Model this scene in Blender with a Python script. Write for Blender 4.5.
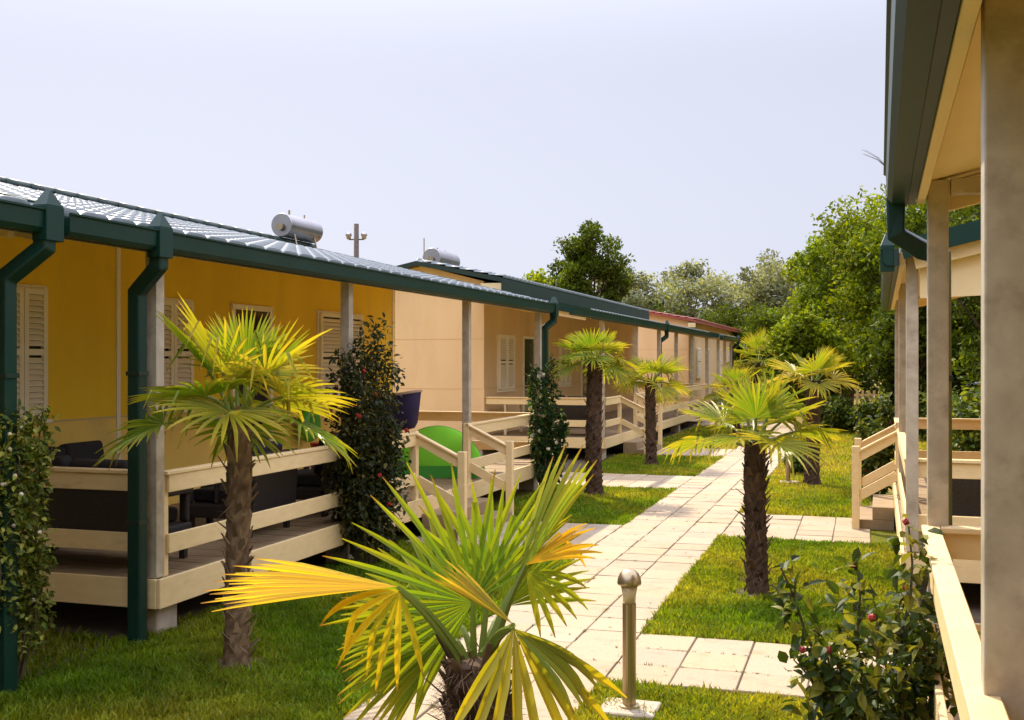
import bpy, math, random
import numpy as np
from mathutils import Vector, Matrix

random.seed(7)
RNG = np.random.default_rng(11)
for o in list(bpy.data.objects):
    bpy.data.objects.remove(o)
SC = bpy.context.scene
COL = SC.collection
R = math.radians

# ------------------------------------------------------------------ camera, sky, sun
cam_d = bpy.data.cameras.new('camera')
cam = bpy.data.objects.new('camera', cam_d)
COL.objects.link(cam)
cam.location = (0, 0, 2.1)
cam.rotation_euler = (R(90), 0, R(17.65))
cam_d.sensor_width = 36
cam_d.lens = 36 * 1100 / 1024
cam_d.shift_y = 2 / 1024
cam_d.clip_start = 0.05
cam_d.clip_end = 2000
SC.camera = cam

SUN = Vector((-0.58, 0.75, 1.0)).normalized()        # direction towards the sun
elev = math.asin(SUN.z)
azim = math.atan2(SUN.x, SUN.y)
W = bpy.data.worlds.new('World')
SC.world = W
W.use_nodes = True
nt = W.node_tree
nt.nodes.clear()
sky = nt.nodes.new('ShaderNodeTexSky')
sky.sky_type = 'NISHITA'
sky.sun_disc = False
sky.sun_elevation = elev
sky.sun_rotation = azim
sky.air_density = 1.0
sky.dust_density = 1.2
sky.ozone_density = 1.0
hs = nt.nodes.new('ShaderNodeHueSaturation')
hs.inputs['Saturation'].default_value = 0.30
mixc = nt.nodes.new('ShaderNodeMix')
mixc.data_type = 'RGBA'
mixc.blend_type = 'MULTIPLY'
mixc.inputs[0].default_value = 1.0
mixc.inputs[7].default_value = (1.0, 1.0, 1.0, 1)
bg = nt.nodes.new('ShaderNodeBackground')
bg.inputs[1].default_value = 0.0765
wo = nt.nodes.new('ShaderNodeOutputWorld')
nt.links.new(sky.outputs[0], hs.inputs['Color'])
hz = nt.nodes.new('ShaderNodeMix')          # thin bright summer haze over the clear sky
hz.data_type = 'RGBA'
hz.inputs[0].default_value = 0.72
# haze boosted high up, above the view on all sides, as added fill light
geo = nt.nodes.new('ShaderNodeTexCoord')
sz = nt.nodes.new('ShaderNodeSeparateXYZ')
nt.links.new(geo.outputs['Generated'], sz.inputs[0])
hr = nt.nodes.new('ShaderNodeMapRange')
hr.interpolation_type = 'SMOOTHSTEP'
hr.inputs[1].default_value = .24
hr.inputs[2].default_value = .72
hr.inputs[3].default_value = 1.0
hr.inputs[4].default_value = 4.7
nt.links.new(sz.outputs['Z'], hr.inputs[0])
hm = nt.nodes.new('ShaderNodeMix')
hm.data_type = 'RGBA'
hm.blend_type = 'MULTIPLY'
hm.inputs[0].default_value = 1
hm.inputs[6].default_value = (5.3, 5.5, 6.9, 1)
nt.links.new(hr.outputs[0], hm.inputs[7])
nt.links.new(hm.outputs[2], hz.inputs[7])
nt.links.new(hs.outputs[0], hz.inputs[6])
nt.links.new(hz.outputs[2], mixc.inputs[6])
nt.links.new(mixc.outputs[2], bg.inputs[0])
nt.links.new(bg.outputs[0], wo.inputs[0])

sun_d = bpy.data.lights.new('sun', 'SUN')
sun_d.energy = 4.0
sun_d.angle = R(0.55)
sun_d.color = (1.0, 0.87, 0.66)
sun = bpy.data.objects.new('sun', sun_d)
COL.objects.link(sun)
sun.location = (-20, 30, 40)
sun.rotation_euler = SUN.to_track_quat('Z', 'Y').to_euler()

SC.view_settings.view_transform = 'Standard'
SC.view_settings.look = 'None'
SC.view_settings.gamma = 1
SC.view_settings.use_curve_mapping = False
SC.view_settings.exposure = 0.75
SC.render.engine = 'CYCLES'
SC.cycles.max_bounces = 8
SC.cycles.transparent_max_bounces = 8


# ------------------------------------------------------------------ materials
def new_mat(name):
    m = bpy.data.materials.new(name)
    m.use_nodes = True
    t = m.node_tree
    b = t.nodes['Principled BSDF']
    return m, t, b


def mat(name, c1, c2=None, scale=4.0, rough=0.6, metal=0.0, bump=0.0, bscale=40.0, stretch=(1, 1, 1), lo=0.35, hi=0.65,
        spec=0.5, detail=5.0, dirt=None, dscale=1.2, dlo=.55, dhi=.75, coat=0.0):
    m, t, b = new_mat(name)
    b.inputs['Roughness'].default_value = rough
    b.inputs['Metallic'].default_value = metal
    b.inputs['Specular IOR Level'].default_value = spec
    b.inputs['Coat Weight'].default_value = coat
    tc = t.nodes.new('ShaderNodeNewGeometry')
    mp = t.nodes.new('ShaderNodeMapping')
    mp.inputs['Scale'].default_value = stretch
    t.links.new(tc.outputs['Position'], mp.inputs[0])
    c2 = c2 or tuple(v * 0.82 for v in c1)
    n = t.nodes.new('ShaderNodeTexNoise')
    n.inputs['Scale'].default_value = scale
    n.inputs['Detail'].default_value = detail
    t.links.new(mp.outputs[0], n.inputs[0])
    r = t.nodes.new('ShaderNodeValToRGB')
    r.color_ramp.elements[0].position = lo
    r.color_ramp.elements[0].color = (*c1, 1)
    r.color_ramp.elements[1].position = hi
    r.color_ramp.elements[1].color = (*c2, 1)
    t.links.new(n.outputs[0], r.inputs[0])
    out = r.outputs[0]
    if dirt:
        n2 = t.nodes.new('ShaderNodeTexNoise')
        n2.inputs['Scale'].default_value = dscale
        n2.inputs['Detail'].default_value = 7
        n2.inputs['Roughness'].default_value = .65
        t.links.new(mp.outputs[0], n2.inputs[0])
        r2 = t.nodes.new('ShaderNodeValToRGB')
        r2.color_ramp.elements[0].position = dlo
        r2.color_ramp.elements[0].color = (0, 0, 0, 1)
        r2.color_ramp.elements[1].position = dhi
        r2.color_ramp.elements[1].color = (1, 1, 1, 1)
        t.links.new(n2.outputs[0], r2.inputs[0])
        mx = t.nodes.new('ShaderNodeMix')
        mx.data_type = 'RGBA'
        mx.inputs[7].default_value = (*dirt, 1)
        t.links.new(r2.outputs[0], mx.inputs[0])
        t.links.new(out, mx.inputs[6])
        out = mx.outputs[2]
    t.links.new(out, b.inputs['Base Color'])
    if bump:
        nb = t.nodes.new('ShaderNodeTexNoise')
        nb.inputs['Scale'].default_value = bscale
        nb.inputs['Detail'].default_value = 4
        t.links.new(mp.outputs[0], nb.inputs[0])
        bp = t.nodes.new('ShaderNodeBump')
        bp.inputs['Strength'].default_value = bump
        bp.inputs['Distance'].default_value = 0.01
        t.links.new(nb.outputs[0], bp.inputs['Height'])
        t.links.new(bp.outputs[0], b.inputs['Normal'])
    return m


def attr_mat(name, rough=0.5, trans=0.35, spec=0.4, tcol=1.0):
    """foliage and slabs: colour kept per vertex, with some light let through the leaf"""
    m, t, b = new_mat(name)
    a = t.nodes.new('ShaderNodeAttribute')
    a.attribute_name = 'Col'
    b.inputs['Roughness'].default_value = rough
    b.inputs['Specular IOR Level'].default_value = spec
    t.links.new(a.outputs['Color'], b.inputs['Base Color'])
    if trans > 0:
        tr = t.nodes.new('ShaderNodeBsdfTranslucent')
        mul = t.nodes.new('ShaderNodeMix')
        mul.data_type = 'RGBA'
        mul.blend_type = 'MULTIPLY'
        mul.inputs[0].default_value = 1
        mul.inputs[7].default_value = (1.5 * tcol, 1.35 * tcol, 0.45 * tcol, 1)
        t.links.new(a.outputs['Color'], mul.inputs[6])
        t.links.new(mul.outputs[2], tr.inputs[0])
        ms = t.nodes.new('ShaderNodeMixShader')
        ms.inputs[0].default_value = trans
        t.links.new(b.outputs[0], ms.inputs[1])
        t.links.new(tr.outputs[0], ms.inputs[2])
        t.links.new(ms.outputs[0], t.nodes['Material Output'].inputs[0])
    return m


M = {}
M['wall_y'] = mat('ochre_render', (.88, .57, .012), (.81, .51, .010), 1.6, .75, stretch=(1, 1, .3), bump=.12, bscale=120, dirt=(.66, .42, .03), dscale=2.5, dlo=.56, dhi=.8)
M['wall_p'] = mat('peach_render', (.76, .52, .265), (.69, .465, .225), 1.6, .75, stretch=(1, 1, .3), bump=.12, bscale=120, dirt=(.62, .42, .22), dlo=.58, dhi=.85)
M['base'] = mat('plinth_paint', (.66, .47, .2), (.6, .42, .17), 2, .7, bump=.1)
M['lower'] = mat('ochre_render_bounce', (.90, .62, .13), (.85, .57, .11), 1.3, .75, bump=.12, bscale=120, dirt=(.55, .4, .15), dlo=.55, dhi=.85)  # ochre wall below the seam, bounced light put into the colour as paler tone
M['joint'] = mat('joint_line', (.62, .40, .19), (.56, .36, .17), 3, .8)
M['cream'] = mat('cream_wood', (.80, .60, .30), (.75, .55, .26), 7, .55, bump=.15, bscale=45, stretch=(1, 1, 3.0), dirt=(.55, .40, .21), dscale=4, dlo=.6, dhi=.85)
M['soffit'] = mat('soffit_paint', (.84, .66, .36), (.80, .62, .32), 2, .7)
M['white'] = mat('white_lacquer', (.88, .78, .58), (.84, .73, .53), 4, .5)
M['green'] = mat('green_metal', (.0022, .026, .016), (.003, .031, .019), 3, .45, spec=.3, dirt=(.012, .035, .022), dscale=4)
M['greend'] = mat('green_metal_dark', (.003, .02, .013), (.004, .024, .016), 3, .45)
M['tile'] = mat('green_tile', (.10, .13, .125), (.15, .17, .17), 6, .36, spec=.6, dirt=(.10, .10, .09), dscale=5, coat=.2)
M['redtile'] = mat('red_tile', (.33, .07, .035), (.27, .055, .03), 6, .45)
M['galv'] = mat('galvanised_steel', (.54, .46, .335), (.42, .35, .25), 9, .5, metal=.2, bump=.12, bscale=60, detail=9, dirt=(.27, .215, .14), dscale=6, dlo=.5, dhi=.78)
M['plank'] = mat('deck_planks', (.34, .235, .12), (.24, .16, .08), 2.5, .75, bump=.3, bscale=18, stretch=(1, 8, 1))
M['conc'] = mat('concrete', (.46, .38, .28), (.36, .29, .21), 6, .85, bump=.4, bscale=60)
M['dark'] = mat('dark_void', (.02, .02, .02), (.03, .028, .025), 3, .8)
M['glass'] = mat('dark_glass', (.03, .025, .02), (.05, .04, .03), 1, .08, spec=.8)
M['rattan'] = mat('rattan', (.014, .010, .008), (.028, .02, .015), 60, .6, bump=.6, bscale=150)
M['cushion'] = mat('dark_cushion', (.012, .010, .009), (.018, .014, .012), 12, .85)
M['steel'] = mat('brushed_steel', (.46, .36, .22), (.38, .29, .17), 20, .32, metal=.9, stretch=(1, 1, .1))
M['tank'] = mat('tank_steel', (.40, .38, .38), (.34, .32, .32), 3, .30, metal=.85)
M['lamp'] = mat('lamp_glass', (.55, .42, .22), (.5, .38, .2), 10, .15)
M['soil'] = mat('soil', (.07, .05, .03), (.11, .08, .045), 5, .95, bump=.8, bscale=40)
M['bark'] = mat('bark', (.12, .08, .05), (.065, .042, .028), 14, .9, bump=.8, bscale=40, stretch=(1, 1, .3))
M['barkpale'] = mat('bark_pale', (.26, .215, .15), (.14, .11, .075), 14, .9, bump=.8, bscale=40, stretch=(1, 1, .3))
M['stem'] = mat('stem', (.10, .085, .03), (.06, .05, .02), 14, .7)
M['pole'] = mat('pole_wood', (.12, .09, .065), (.08, .06, .045), 9, .85)
M['tentg'] = mat('green_nylon', (.24, .70, .03), (.21, .64, .025), 3, .85)
M['tentd'] = mat('dark_green_nylon', (.05, .34, .03), (.04, .3, .025), 3, .5)
M['navy'] = mat('navy_fabric', (.028, .016, .08), (.02, .012, .06), 8, .75)
M['pinkish'] = mat('pale_lining', (.68, .5, .42), (.6, .43, .36), 8, .8)
M['red'] = mat('red_plastic', (.5, .03, .02), (.4, .02, .02), 4, .35)
M['blue'] = mat('blue_plastic', (.03, .08, .35), (.03, .06, .3), 4, .35)
M['ballg'] = mat('green_plastic', (.10, .42, .02), (.08, .36, .02), 4, .35)
M['carw'] = mat('pale_car_paint', (.6, .6, .6), (.56, .56, .56), 2, .25, coat=.6)
M['tyre'] = mat('tyre_rubber', (.02, .02, .02), (.03, .03, .03), 6, .8)
M['leaf'] = attr_mat('leaf', .5, .36, .22)
M['palm'] = attr_mat('palm_leaf', .42, .42, .3)
M['grass'] = attr_mat('grass_blade', .6, .45, .25)
M['treeleaf'] = attr_mat('tree_leaf', .6, .38, .12)
M['petal'] = attr_mat('rose_petal', .6, .2, .2)
M['fibre'] = attr_mat('palm_trunk_fibre', .9, .0, .1)

# paving: colour per slab + fine grain
m, t, b = new_mat('paving_slab')
a = t.nodes.new('ShaderNodeAttribute'); a.attribute_name = 'Col'
g = t.nodes.new('ShaderNodeNewGeometry')
n1 = t.nodes.new('ShaderNodeTexNoise'); n1.inputs['Scale'].default_value = 3.5; n1.inputs['Detail'].default_value = 8; n1.inputs['Roughness'].default_value = .7
n2 = t.nodes.new('ShaderNodeTexNoise'); n2.inputs['Scale'].default_value = 90; n2.inputs['Detail'].default_value = 3
t.links.new(g.outputs['Position'], n1.inputs[0]); t.links.new(g.outputs['Position'], n2.inputs[0])
r1 = t.nodes.new('ShaderNodeValToRGB')
r1.color_ramp.elements[0].position = .26; r1.color_ramp.elements[0].color = (.76, .70, .62, 1)
r1.color_ramp.elements[1].position = .46; r1.color_ramp.elements[1].color = (1.04, 1.02, 1, 1)
r2 = t.nodes.new('ShaderNodeValToRGB')
r2.color_ramp.elements[0].position = .3; r2.color_ramp.elements[0].color = (.84, .82, .8, 1)
r2.color_ramp.elements[1].position = .7; r2.color_ramp.elements[1].color = (1.05, 1.05, 1.05, 1)
t.links.new(n1.outputs[0], r1.inputs[0]); t.links.new(n2.outputs[0], r2.inputs[0])
x1 = t.nodes.new('ShaderNodeMix'); x1.data_type = 'RGBA'; x1.blend_type = 'MULTIPLY'; x1.inputs[0].default_value = 1
x2 = t.nodes.new('ShaderNodeMix'); x2.data_type = 'RGBA'; x2.blend_type = 'MULTIPLY'; x2.inputs[0].default_value = 1
t.links.new(a.outputs['Color'], x1.inputs[6]); t.links.new(r1.outputs[0], x1.inputs[7])
t.links.new(x1.outputs[2], x2.inputs[6]); t.links.new(r2.outputs[0], x2.inputs[7])
t.links.new(x2.outputs[2], b.inputs['Base Color'])
b.inputs['Roughness'].default_value = .85
bp = t.nodes.new('ShaderNodeBump'); bp.inputs['Strength'].default_value = .25; bp.inputs['Distance'].default_value = .004
t.links.new(n2.outputs[0], bp.inputs['Height']); t.links.new(bp.outputs[0], b.inputs['Normal'])
M['slab'] = m

# ground: green lawn with dry ochre patches, drier far off and on the right
m, t, b = new_mat('lawn_ground')
g = t.nodes.new('ShaderNodeNewGeometry')
na = t.nodes.new('ShaderNodeTexNoise'); na.inputs['Scale'].default_value = .9; na.inputs['Detail'].default_value = 8; na.inputs['Roughness'].default_value = .7
nb = t.nodes.new('ShaderNodeTexNoise'); nb.inputs['Scale'].default_value = 30; nb.inputs['Detail'].default_value = 6; nb.inputs['Roughness'].default_value = .75
t.links.new(g.outputs['Position'], na.inputs[0]); t.links.new(g.outputs['Position'], nb.inputs[0])
ra = t.nodes.new('ShaderNodeValToRGB')
e = ra.color_ramp.elements
e[0].position = .35; e[0].color = (.07, .125, .005, 1)
e[1].position = .72; e[1].color = (.25, .185, .045, 1)
e2 = ra.color_ramp.elements.new(.55); e2.color = (.16, .175, .012, 1)
sep = t.nodes.new('ShaderNodeSeparateXYZ'); t.links.new(g.outputs['Position'], sep.inputs[0])
mr = t.nodes.new('ShaderNodeMapRange'); mr.inputs[1].default_value = 12; mr.inputs[2].default_value = 26; mr.inputs[3].default_value = 0; mr.inputs[4].default_value = .28
t.links.new(sep.outputs['Y'], mr.inputs[0])
ad = t.nodes.new('ShaderNodeMath'); ad.operation = 'ADD'
t.links.new(na.outputs[0], ad.inputs[0]); t.links.new(mr.outputs[0], ad.inputs[1])
t.links.new(ad.outputs[0], ra.inputs[0])
rb = t.nodes.new('ShaderNodeValToRGB')
rb.color_ramp.elements[0].position = .3; rb.color_ramp.elements[0].color = (.45, .45, .45, 1)
rb.color_ramp.elements[1].position = .7; rb.color_ramp.elements[1].color = (1.25, 1.25, 1.25, 1)
t.links.new(nb.outputs[0], rb.inputs[0])
mx = t.nodes.new('ShaderNodeMix'); mx.data_type = 'RGBA'; mx.blend_type = 'MULTIPLY'; mx.inputs[0].default_value = 1
t.links.new(ra.outputs[0], mx.inputs[6]); t.links.new(rb.outputs[0], mx.inputs[7])
t.links.new(mx.outputs[2], b.inputs['Base Color'])
b.inputs['Roughness'].default_value = .95
b.inputs['Specular IOR Level'].default_value = .1
bp = t.nodes.new('ShaderNodeBump'); bp.inputs['Strength'].default_value = .9; bp.inputs['Distance'].default_value = .03
t.links.new(nb.outputs[0], bp.inputs['Height']); t.links.new(bp.outputs[0], b.inputs['Normal'])
M['ground'] = m


# ------------------------------------------------------------------ object helpers
ORG = {}      # world origin of each object, used while building


def tag(o, label=None, cat=None, group=None, kind=None):
    if label: o['label'] = label
    if cat: o['category'] = cat
    if group: o['group'] = group
    if kind: o['kind'] = kind
    return o


def thing(name, loc, label, cat, group=None):
    o = bpy.data.objects.new(name, None)
    o.empty_display_size = .3
    COL.objects.link(o)
    o.location = loc
    ORG[o.name] = Vector(loc)
    return tag(o, label, cat, group)


def link_mesh(me, name, material, parent, origin):
    o = bpy.data.objects.new(name, me)
    me.materials.append(material)
    COL.objects.link(o)
    if parent is not None:
        o.parent = parent
        ORG[o.name] = ORG[parent.name].copy()
    else:
        o.location = origin
        ORG[o.name] = Vector(origin)
    return o


class MB:
    """collects shapes given in world coordinates; build() links them as ONE mesh"""

    def __init__(s, mir=None):
        s.v = []; s.f = []; s.mir = mir

    def add(s, vs, fs):
        k = len(s.v)
        if s.mir is not None:
            vs = [(s.mir - v[0], v[1], v[2]) for v in vs]
            fs = [tuple(reversed(f)) for f in fs]
        s.v += [tuple(v) for v in vs]
        s.f += [tuple(i + k for i in f) for f in fs]
        return s

    def box(s, x0, y0, z0, x1, y1, z1):
        if x0 > x1: x0, x1 = x1, x0
        if y0 > y1: y0, y1 = y1, y0
        if z0 > z1: z0, z1 = z1, z0
        return s.add([(x0, y0, z0), (x1, y0, z0), (x1, y1, z0), (x0, y1, z0), (x0, y0, z1), (x1, y0, z1), (x1, y1, z1), (x0, y1, z1)],
                     [(0, 3, 2, 1), (4, 5, 6, 7), (0, 1, 5, 4), (1, 2, 6, 5), (2, 3, 7, 6), (3, 0, 4, 7)])

    def beam(s, a, b, w, h, up=(0, 0, 1)):
        """box from a to b, w wide and h high (centred)"""
        a = Vector(a); b = Vector(b); d = (b - a).normalized(); up = Vector(up)
        sd = d.cross(up).normalized(); u = sd.cross(d).normalized()
        vs = []
        for p in (a, b):
            for i, j in ((-1, -1), (1, -1), (1, 1), (-1, 1)):
                vs.append(p + sd * (i * w / 2) + u * (j * h / 2))
        return s.add(vs, [(0, 1, 2, 3), (7, 6, 5, 4), (0, 4, 5, 1), (1, 5, 6, 2), (2, 6, 7, 3), (3, 7, 4, 0)])

    def prism_y(s, prof, y0, y1):
        """profile of (x, z) points, counter-clockwise seen from -y, pulled from y0 to y1"""
        n = len(prof)
        vs = [(x, y0, z) for x, z in prof] + [(x, y1, z) for x, z in prof]
        fs = [tuple(range(n)), tuple(range(2 * n - 1, n - 1, -1))]
        for i in range(n):
            j = (i + 1) % n
            fs.append((i, i + n, j + n, j))
        return s.add(vs, fs)

    def tube(s, pts, rad, n=8, cap=True, square=False):
        pts = [Vector(p) for p in pts]
        if not hasattr(rad, '__len__'): rad = [rad] * len(pts)
        vs = []; fs = []
        ref = None
        for i, p in enumerate(pts):
            if i == 0: d = pts[1] - p
            elif i == len(pts) - 1: d = p - pts[i - 1]
            else: d = (pts[i + 1] - p).normalized() + (p - pts[i - 1]).normalized()
            d.normalize()
            if ref is None:
                ref = Vector((1, 0, 0)) if abs(d.x) < .8 else Vector((0, 1, 0))
            e1 = (ref - d * ref.dot(d)).normalized(); e2 = d.cross(e1)
            ref = e1
            for k in range(n):
                a = 2 * math.pi * (k + (.5 if square else 0)) / n
                vs.append(p + (e1 * math.cos(a) + e2 * math.sin(a)) * rad[i])
        for i in range(len(pts) - 1):
            for k in range(n):
                q = (k + 1) % n
                fs.append((i * n + k, i * n + q, (i + 1) * n + q, (i + 1) * n + k))
        if cap:
            fs.append(tuple(range(n - 1, -1, -1)))
            m_ = (len(pts) - 1) * n
            fs.append(tuple(m_ + k for k in range(n)))
        return s.add(vs, fs)

    def lathe(s, c, prof, n=20):
        vs = []; fs = []
        for r_, z in prof:
            for k in range(n):
                a = 2 * math.pi * k / n
                vs.append((c[0] + r_ * math.cos(a), c[1] + r_ * math.sin(a), c[2] + z))
        for i in range(len(prof) - 1):
            for k in range(n):
                q = (k + 1) % n
                fs.append((i * n + k, i * n + q, (i + 1) * n + q, (i + 1) * n + k))
        fs.append(tuple(range(n - 1, -1, -1)))
        m_ = (len(prof) - 1) * n
        fs.append(tuple(m_ + k for k in range(n)))
        return s.add(vs, fs)

    def build(s, name, material, parent=None, origin=(0, 0, 0), bevel=0.0, smooth=False, seg=1):
        org = ORG[parent.name] if parent is not None else Vector(origin)
        me = bpy.data.meshes.new(name)
        me.from_pydata([(v[0] - org.x, v[1] - org.y, v[2] - org.z) for v in s.v], [], s.f)
        if smooth:
            me.shade_smooth()
        me.update()
        o = link_mesh(me, name, material, parent, origin)
        if bevel:
            md = o.modifiers.new('bevel', 'BEVEL')
            md.width = bevel; md.segments = seg; md.limit_method = 'ANGLE'; md.angle_limit = R(40)
        return o


class LM:
    """leaf mesh: vertices, faces and a colour per vertex"""

    def __init__(s):
        s.v = []; s.f = []; s.c = []

    def add(s, vs, fs, cs):
        k = len(s.v)
        s.v += [tuple(v) for v in vs]; s.c += cs
        s.f += [tuple(i + k for i in f) for f in fs]

    def build(s, name, material, parent=None, origin=(0, 0, 0), smooth=False, local=False):
        org = Vector((0, 0, 0)) if local else (ORG[parent.name] if parent is not None else Vector(origin))
        me = bpy.data.meshes.new(name)
        v = np.array(s.v, dtype=np.float32) - np.array(org, dtype=np.float32)
        me.from_pydata(v.tolist(), [], s.f)
        at = me.color_attributes.new('Col', 'FLOAT_COLOR', 'POINT')
        c = np.ones((len(s.c), 4), dtype=np.float32); c[:, :3] = np.array(s.c, dtype=np.float32)[:, :3]
        at.data.foreach_set('color', c.ravel())
        if smooth: me.shade_smooth()
        me.update()
        return link_mesh(me, name, material, parent, origin)


def np_mesh(name, V, F, C, material, parent=None, origin=(0, 0, 0), nside=4):
    """fast mesh from numpy arrays, V (n,3), F (m,nside), C (n,3)"""
    me = bpy.data.meshes.new(name)
    V = V.astype(np.float32)
    if parent is not None:
        V = V - np.array(ORG[parent.name], dtype=np.float32)
    else:
        V = V - np.array(origin, dtype=np.float32)
    me.vertices.add(len(V)); me.vertices.foreach_set('co', V.ravel())
    me.loops.add(F.size); me.loops.foreach_set('vertex_index', F.astype(np.int32).ravel())
    me.polygons.add(len(F))
    me.polygons.foreach_set('loop_start', np.arange(0, F.size, nside, dtype=np.int32))
    me.polygons.foreach_set('loop_total', np.full(len(F), nside, dtype=np.int32))
    at = me.color_attributes.new('Col', 'FLOAT_COLOR', 'POINT')
    c = np.ones((len(V), 4), dtype=np.float32); c[:, :3] = C
    at.data.foreach_set('color', c.ravel())
    me.update(); me.validate()
    return link_mesh(me, name, material, parent, origin)


def kids(o):
    return [c for c in bpy.data.objects if c.parent == o]


def copy_tree(o, loc=None, rz=None, parent=None, scale=None):
    c = o.copy(); COL.objects.link(c); c.parent = parent
    if loc is not None: c.location = loc
    if rz is not None: c.rotation_euler = (0, 0, rz)
    if scale is not None: c.scale = (scale,) * 3
    for ch in kids(o): copy_tree(ch, parent=c)
    return c


# ------------------------------------------------------------------ the setting
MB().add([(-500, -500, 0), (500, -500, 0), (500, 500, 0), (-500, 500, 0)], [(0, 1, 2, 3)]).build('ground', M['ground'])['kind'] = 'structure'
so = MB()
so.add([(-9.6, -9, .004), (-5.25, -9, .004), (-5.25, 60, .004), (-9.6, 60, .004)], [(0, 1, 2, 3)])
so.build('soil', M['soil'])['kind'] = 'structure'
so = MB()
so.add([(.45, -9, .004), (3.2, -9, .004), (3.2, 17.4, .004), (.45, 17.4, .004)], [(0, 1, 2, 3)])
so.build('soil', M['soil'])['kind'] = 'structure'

S = .43


def paving(name, x0, nx, y0, ny, skip=None):
    L = LM()
    for i in range(nx):
        for j in range(ny):
            if skip and skip(i, j): continue
            xa = x0 + i * S + .004 + random.uniform(0, .003); xb = x0 + (i + 1) * S - .004 - random.uniform(0, .003)
            ya = y0 + j * S + .0012 + random.uniform(0, .0025); yb = y0 + (j + 1) * S - .0012 - random.uniform(0, .0025)
            z = .016 + random.uniform(-.003, .003); c = .005
            tx = random.uniform(-.003, .003); ty = random.uniform(-.003, .003)
            vs = [(xa, ya, .0), (xb, ya, .0), (xb, yb, .0), (xa, yb, .0), (xa, ya, z - c), (xb, ya, z - c), (xb, yb, z - c), (xa, yb, z - c),
                  (xa + c, ya + c, z - tx - ty), (xb - c, ya + c, z + tx - ty), (xb - c, yb - c, z + tx + ty), (xa + c, yb - c, z - tx + ty)]
            fs = [(0, 1, 5, 4), (1, 2, 6, 5), (2, 3, 7, 6), (3, 0, 4, 7), (4, 5, 9, 8), (5, 6, 10, 9), (6, 7, 11, 10), (7, 4, 8, 11), (8, 9, 10, 11)]
            k = random.uniform(.90, 1.05)
            w = random.uniform(-.02, .02)
            col = (.385 * k + w * .6, .30 * k, .195 * k - w * .6)
            L.add(vs, fs, [col] * 12)
    o = L.build(name, M['slab'])
    o['kind'] = 'structure'
    return o


def sand(x0, y0, x1, y1):
    o = MB().add([(x0, y0, .008), (x1, y0, .008), (x1, y1, .008), (x0, y1, .008)], [(0, 1, 2, 3)]).build('joint_soil', M['soil'])
    o['kind'] = 'structure'


PX0, PX1 = -2.91, -1.62
paving('path', PX0, 3, 2.77, 78)                       # y 2.77 .. 36.3
paving('walkway', PX1, 5, 7.07, 3)
paving('walkway', PX1, 4, 13.25, 5)
paving('walkway', PX0 - 5 * S, 5, 11.67, 5)
paving('walkway', PX0 - 16 * S, 16, 18.0, 5)
paving('walkway', PX0 - 4 * S, 4, 24.5, 5)
paving('walkway', PX1 - 22 * S, 40, 36.35, 5)
sand(PX0 + .01, 2.8, PX1 - .01, 36.3)
for (x0, y0, x1, y1) in ((PX1, 7.09, .5, 8.34), (PX1, 13.27, .08, 15.37), (PX0 - 5 * S + .02, 11.69, PX0, 13.8), (PX0 - 16 * S + .02, 18.02, PX0, 20.13),
                         (PX0 - 4 * S + .02, 24.52, PX0, 26.63)):
    sand(x0, y0, x1, y1)


# ------------------------------------------------------------------ bungalows
def tile_sheet(xe, ze, xr, zr, y0, y1, mat_, parent, mir=None, name='tiled_roof', wave=.30, step=.34, res=16, lift=-.012, row_res=True):
    """pressed tile sheet: waves across, a small drop at every row"""
    Ls = math.hypot(xr - xe, zr - ze); ux, uz = (xr - xe) / Ls, (zr - ze) / Ls
    nx, nz = -uz, ux
    if nz < 0: nx, nz = -nx, -nz
    ny = max(4, int((y1 - y0) / wave * res))
    rows = []
    k = 0
    s = 0.0
    while s < Ls - 1e-3:
        e_ = min(Ls, s + step)
        rows += [(s, .034), (s + .01, .040), (s + (e_ - s) * .5, .024), (e_ - .002, .006)]
        s = e_
    ys = np.linspace(y0, y1, ny + 1)
    ph = (ys - y0) / wave * 2 * np.pi
    prof = .030 * (1 - np.abs(np.cos(ph / 2)) ** 22) + .003 * np.sin(ph / 2) ** 2
    V = []
    for (s_, h_) in rows:
        hh = lift + h_ + prof
        V.append(np.stack([xe + ux * s_ + nx * hh, ys, ze + uz * s_ + nz * hh], 1))
    # underside along the eave
    V.insert(0, np.stack([np.full(ny + 1, xe), ys, np.full(ny + 1, ze)], 1))
    V = np.concatenate(V)
    nr = len(rows) + 1
    idx = np.arange(nr * (ny + 1)).reshape(nr, ny + 1)
    F = np.stack([idx[:-1, :-1], idx[:-1, 1:], idx[1:, 1:], idx[1:, :-1]], -1).reshape(-1, 4)
    if ux < 0: F = F
    if mir is not None:
        V[:, 0] = mir - V[:, 0]; F = F[:, ::-1]
    C = np.ones((len(V), 3))
    return np_mesh(name, V, F, C, mat_, parent)


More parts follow.
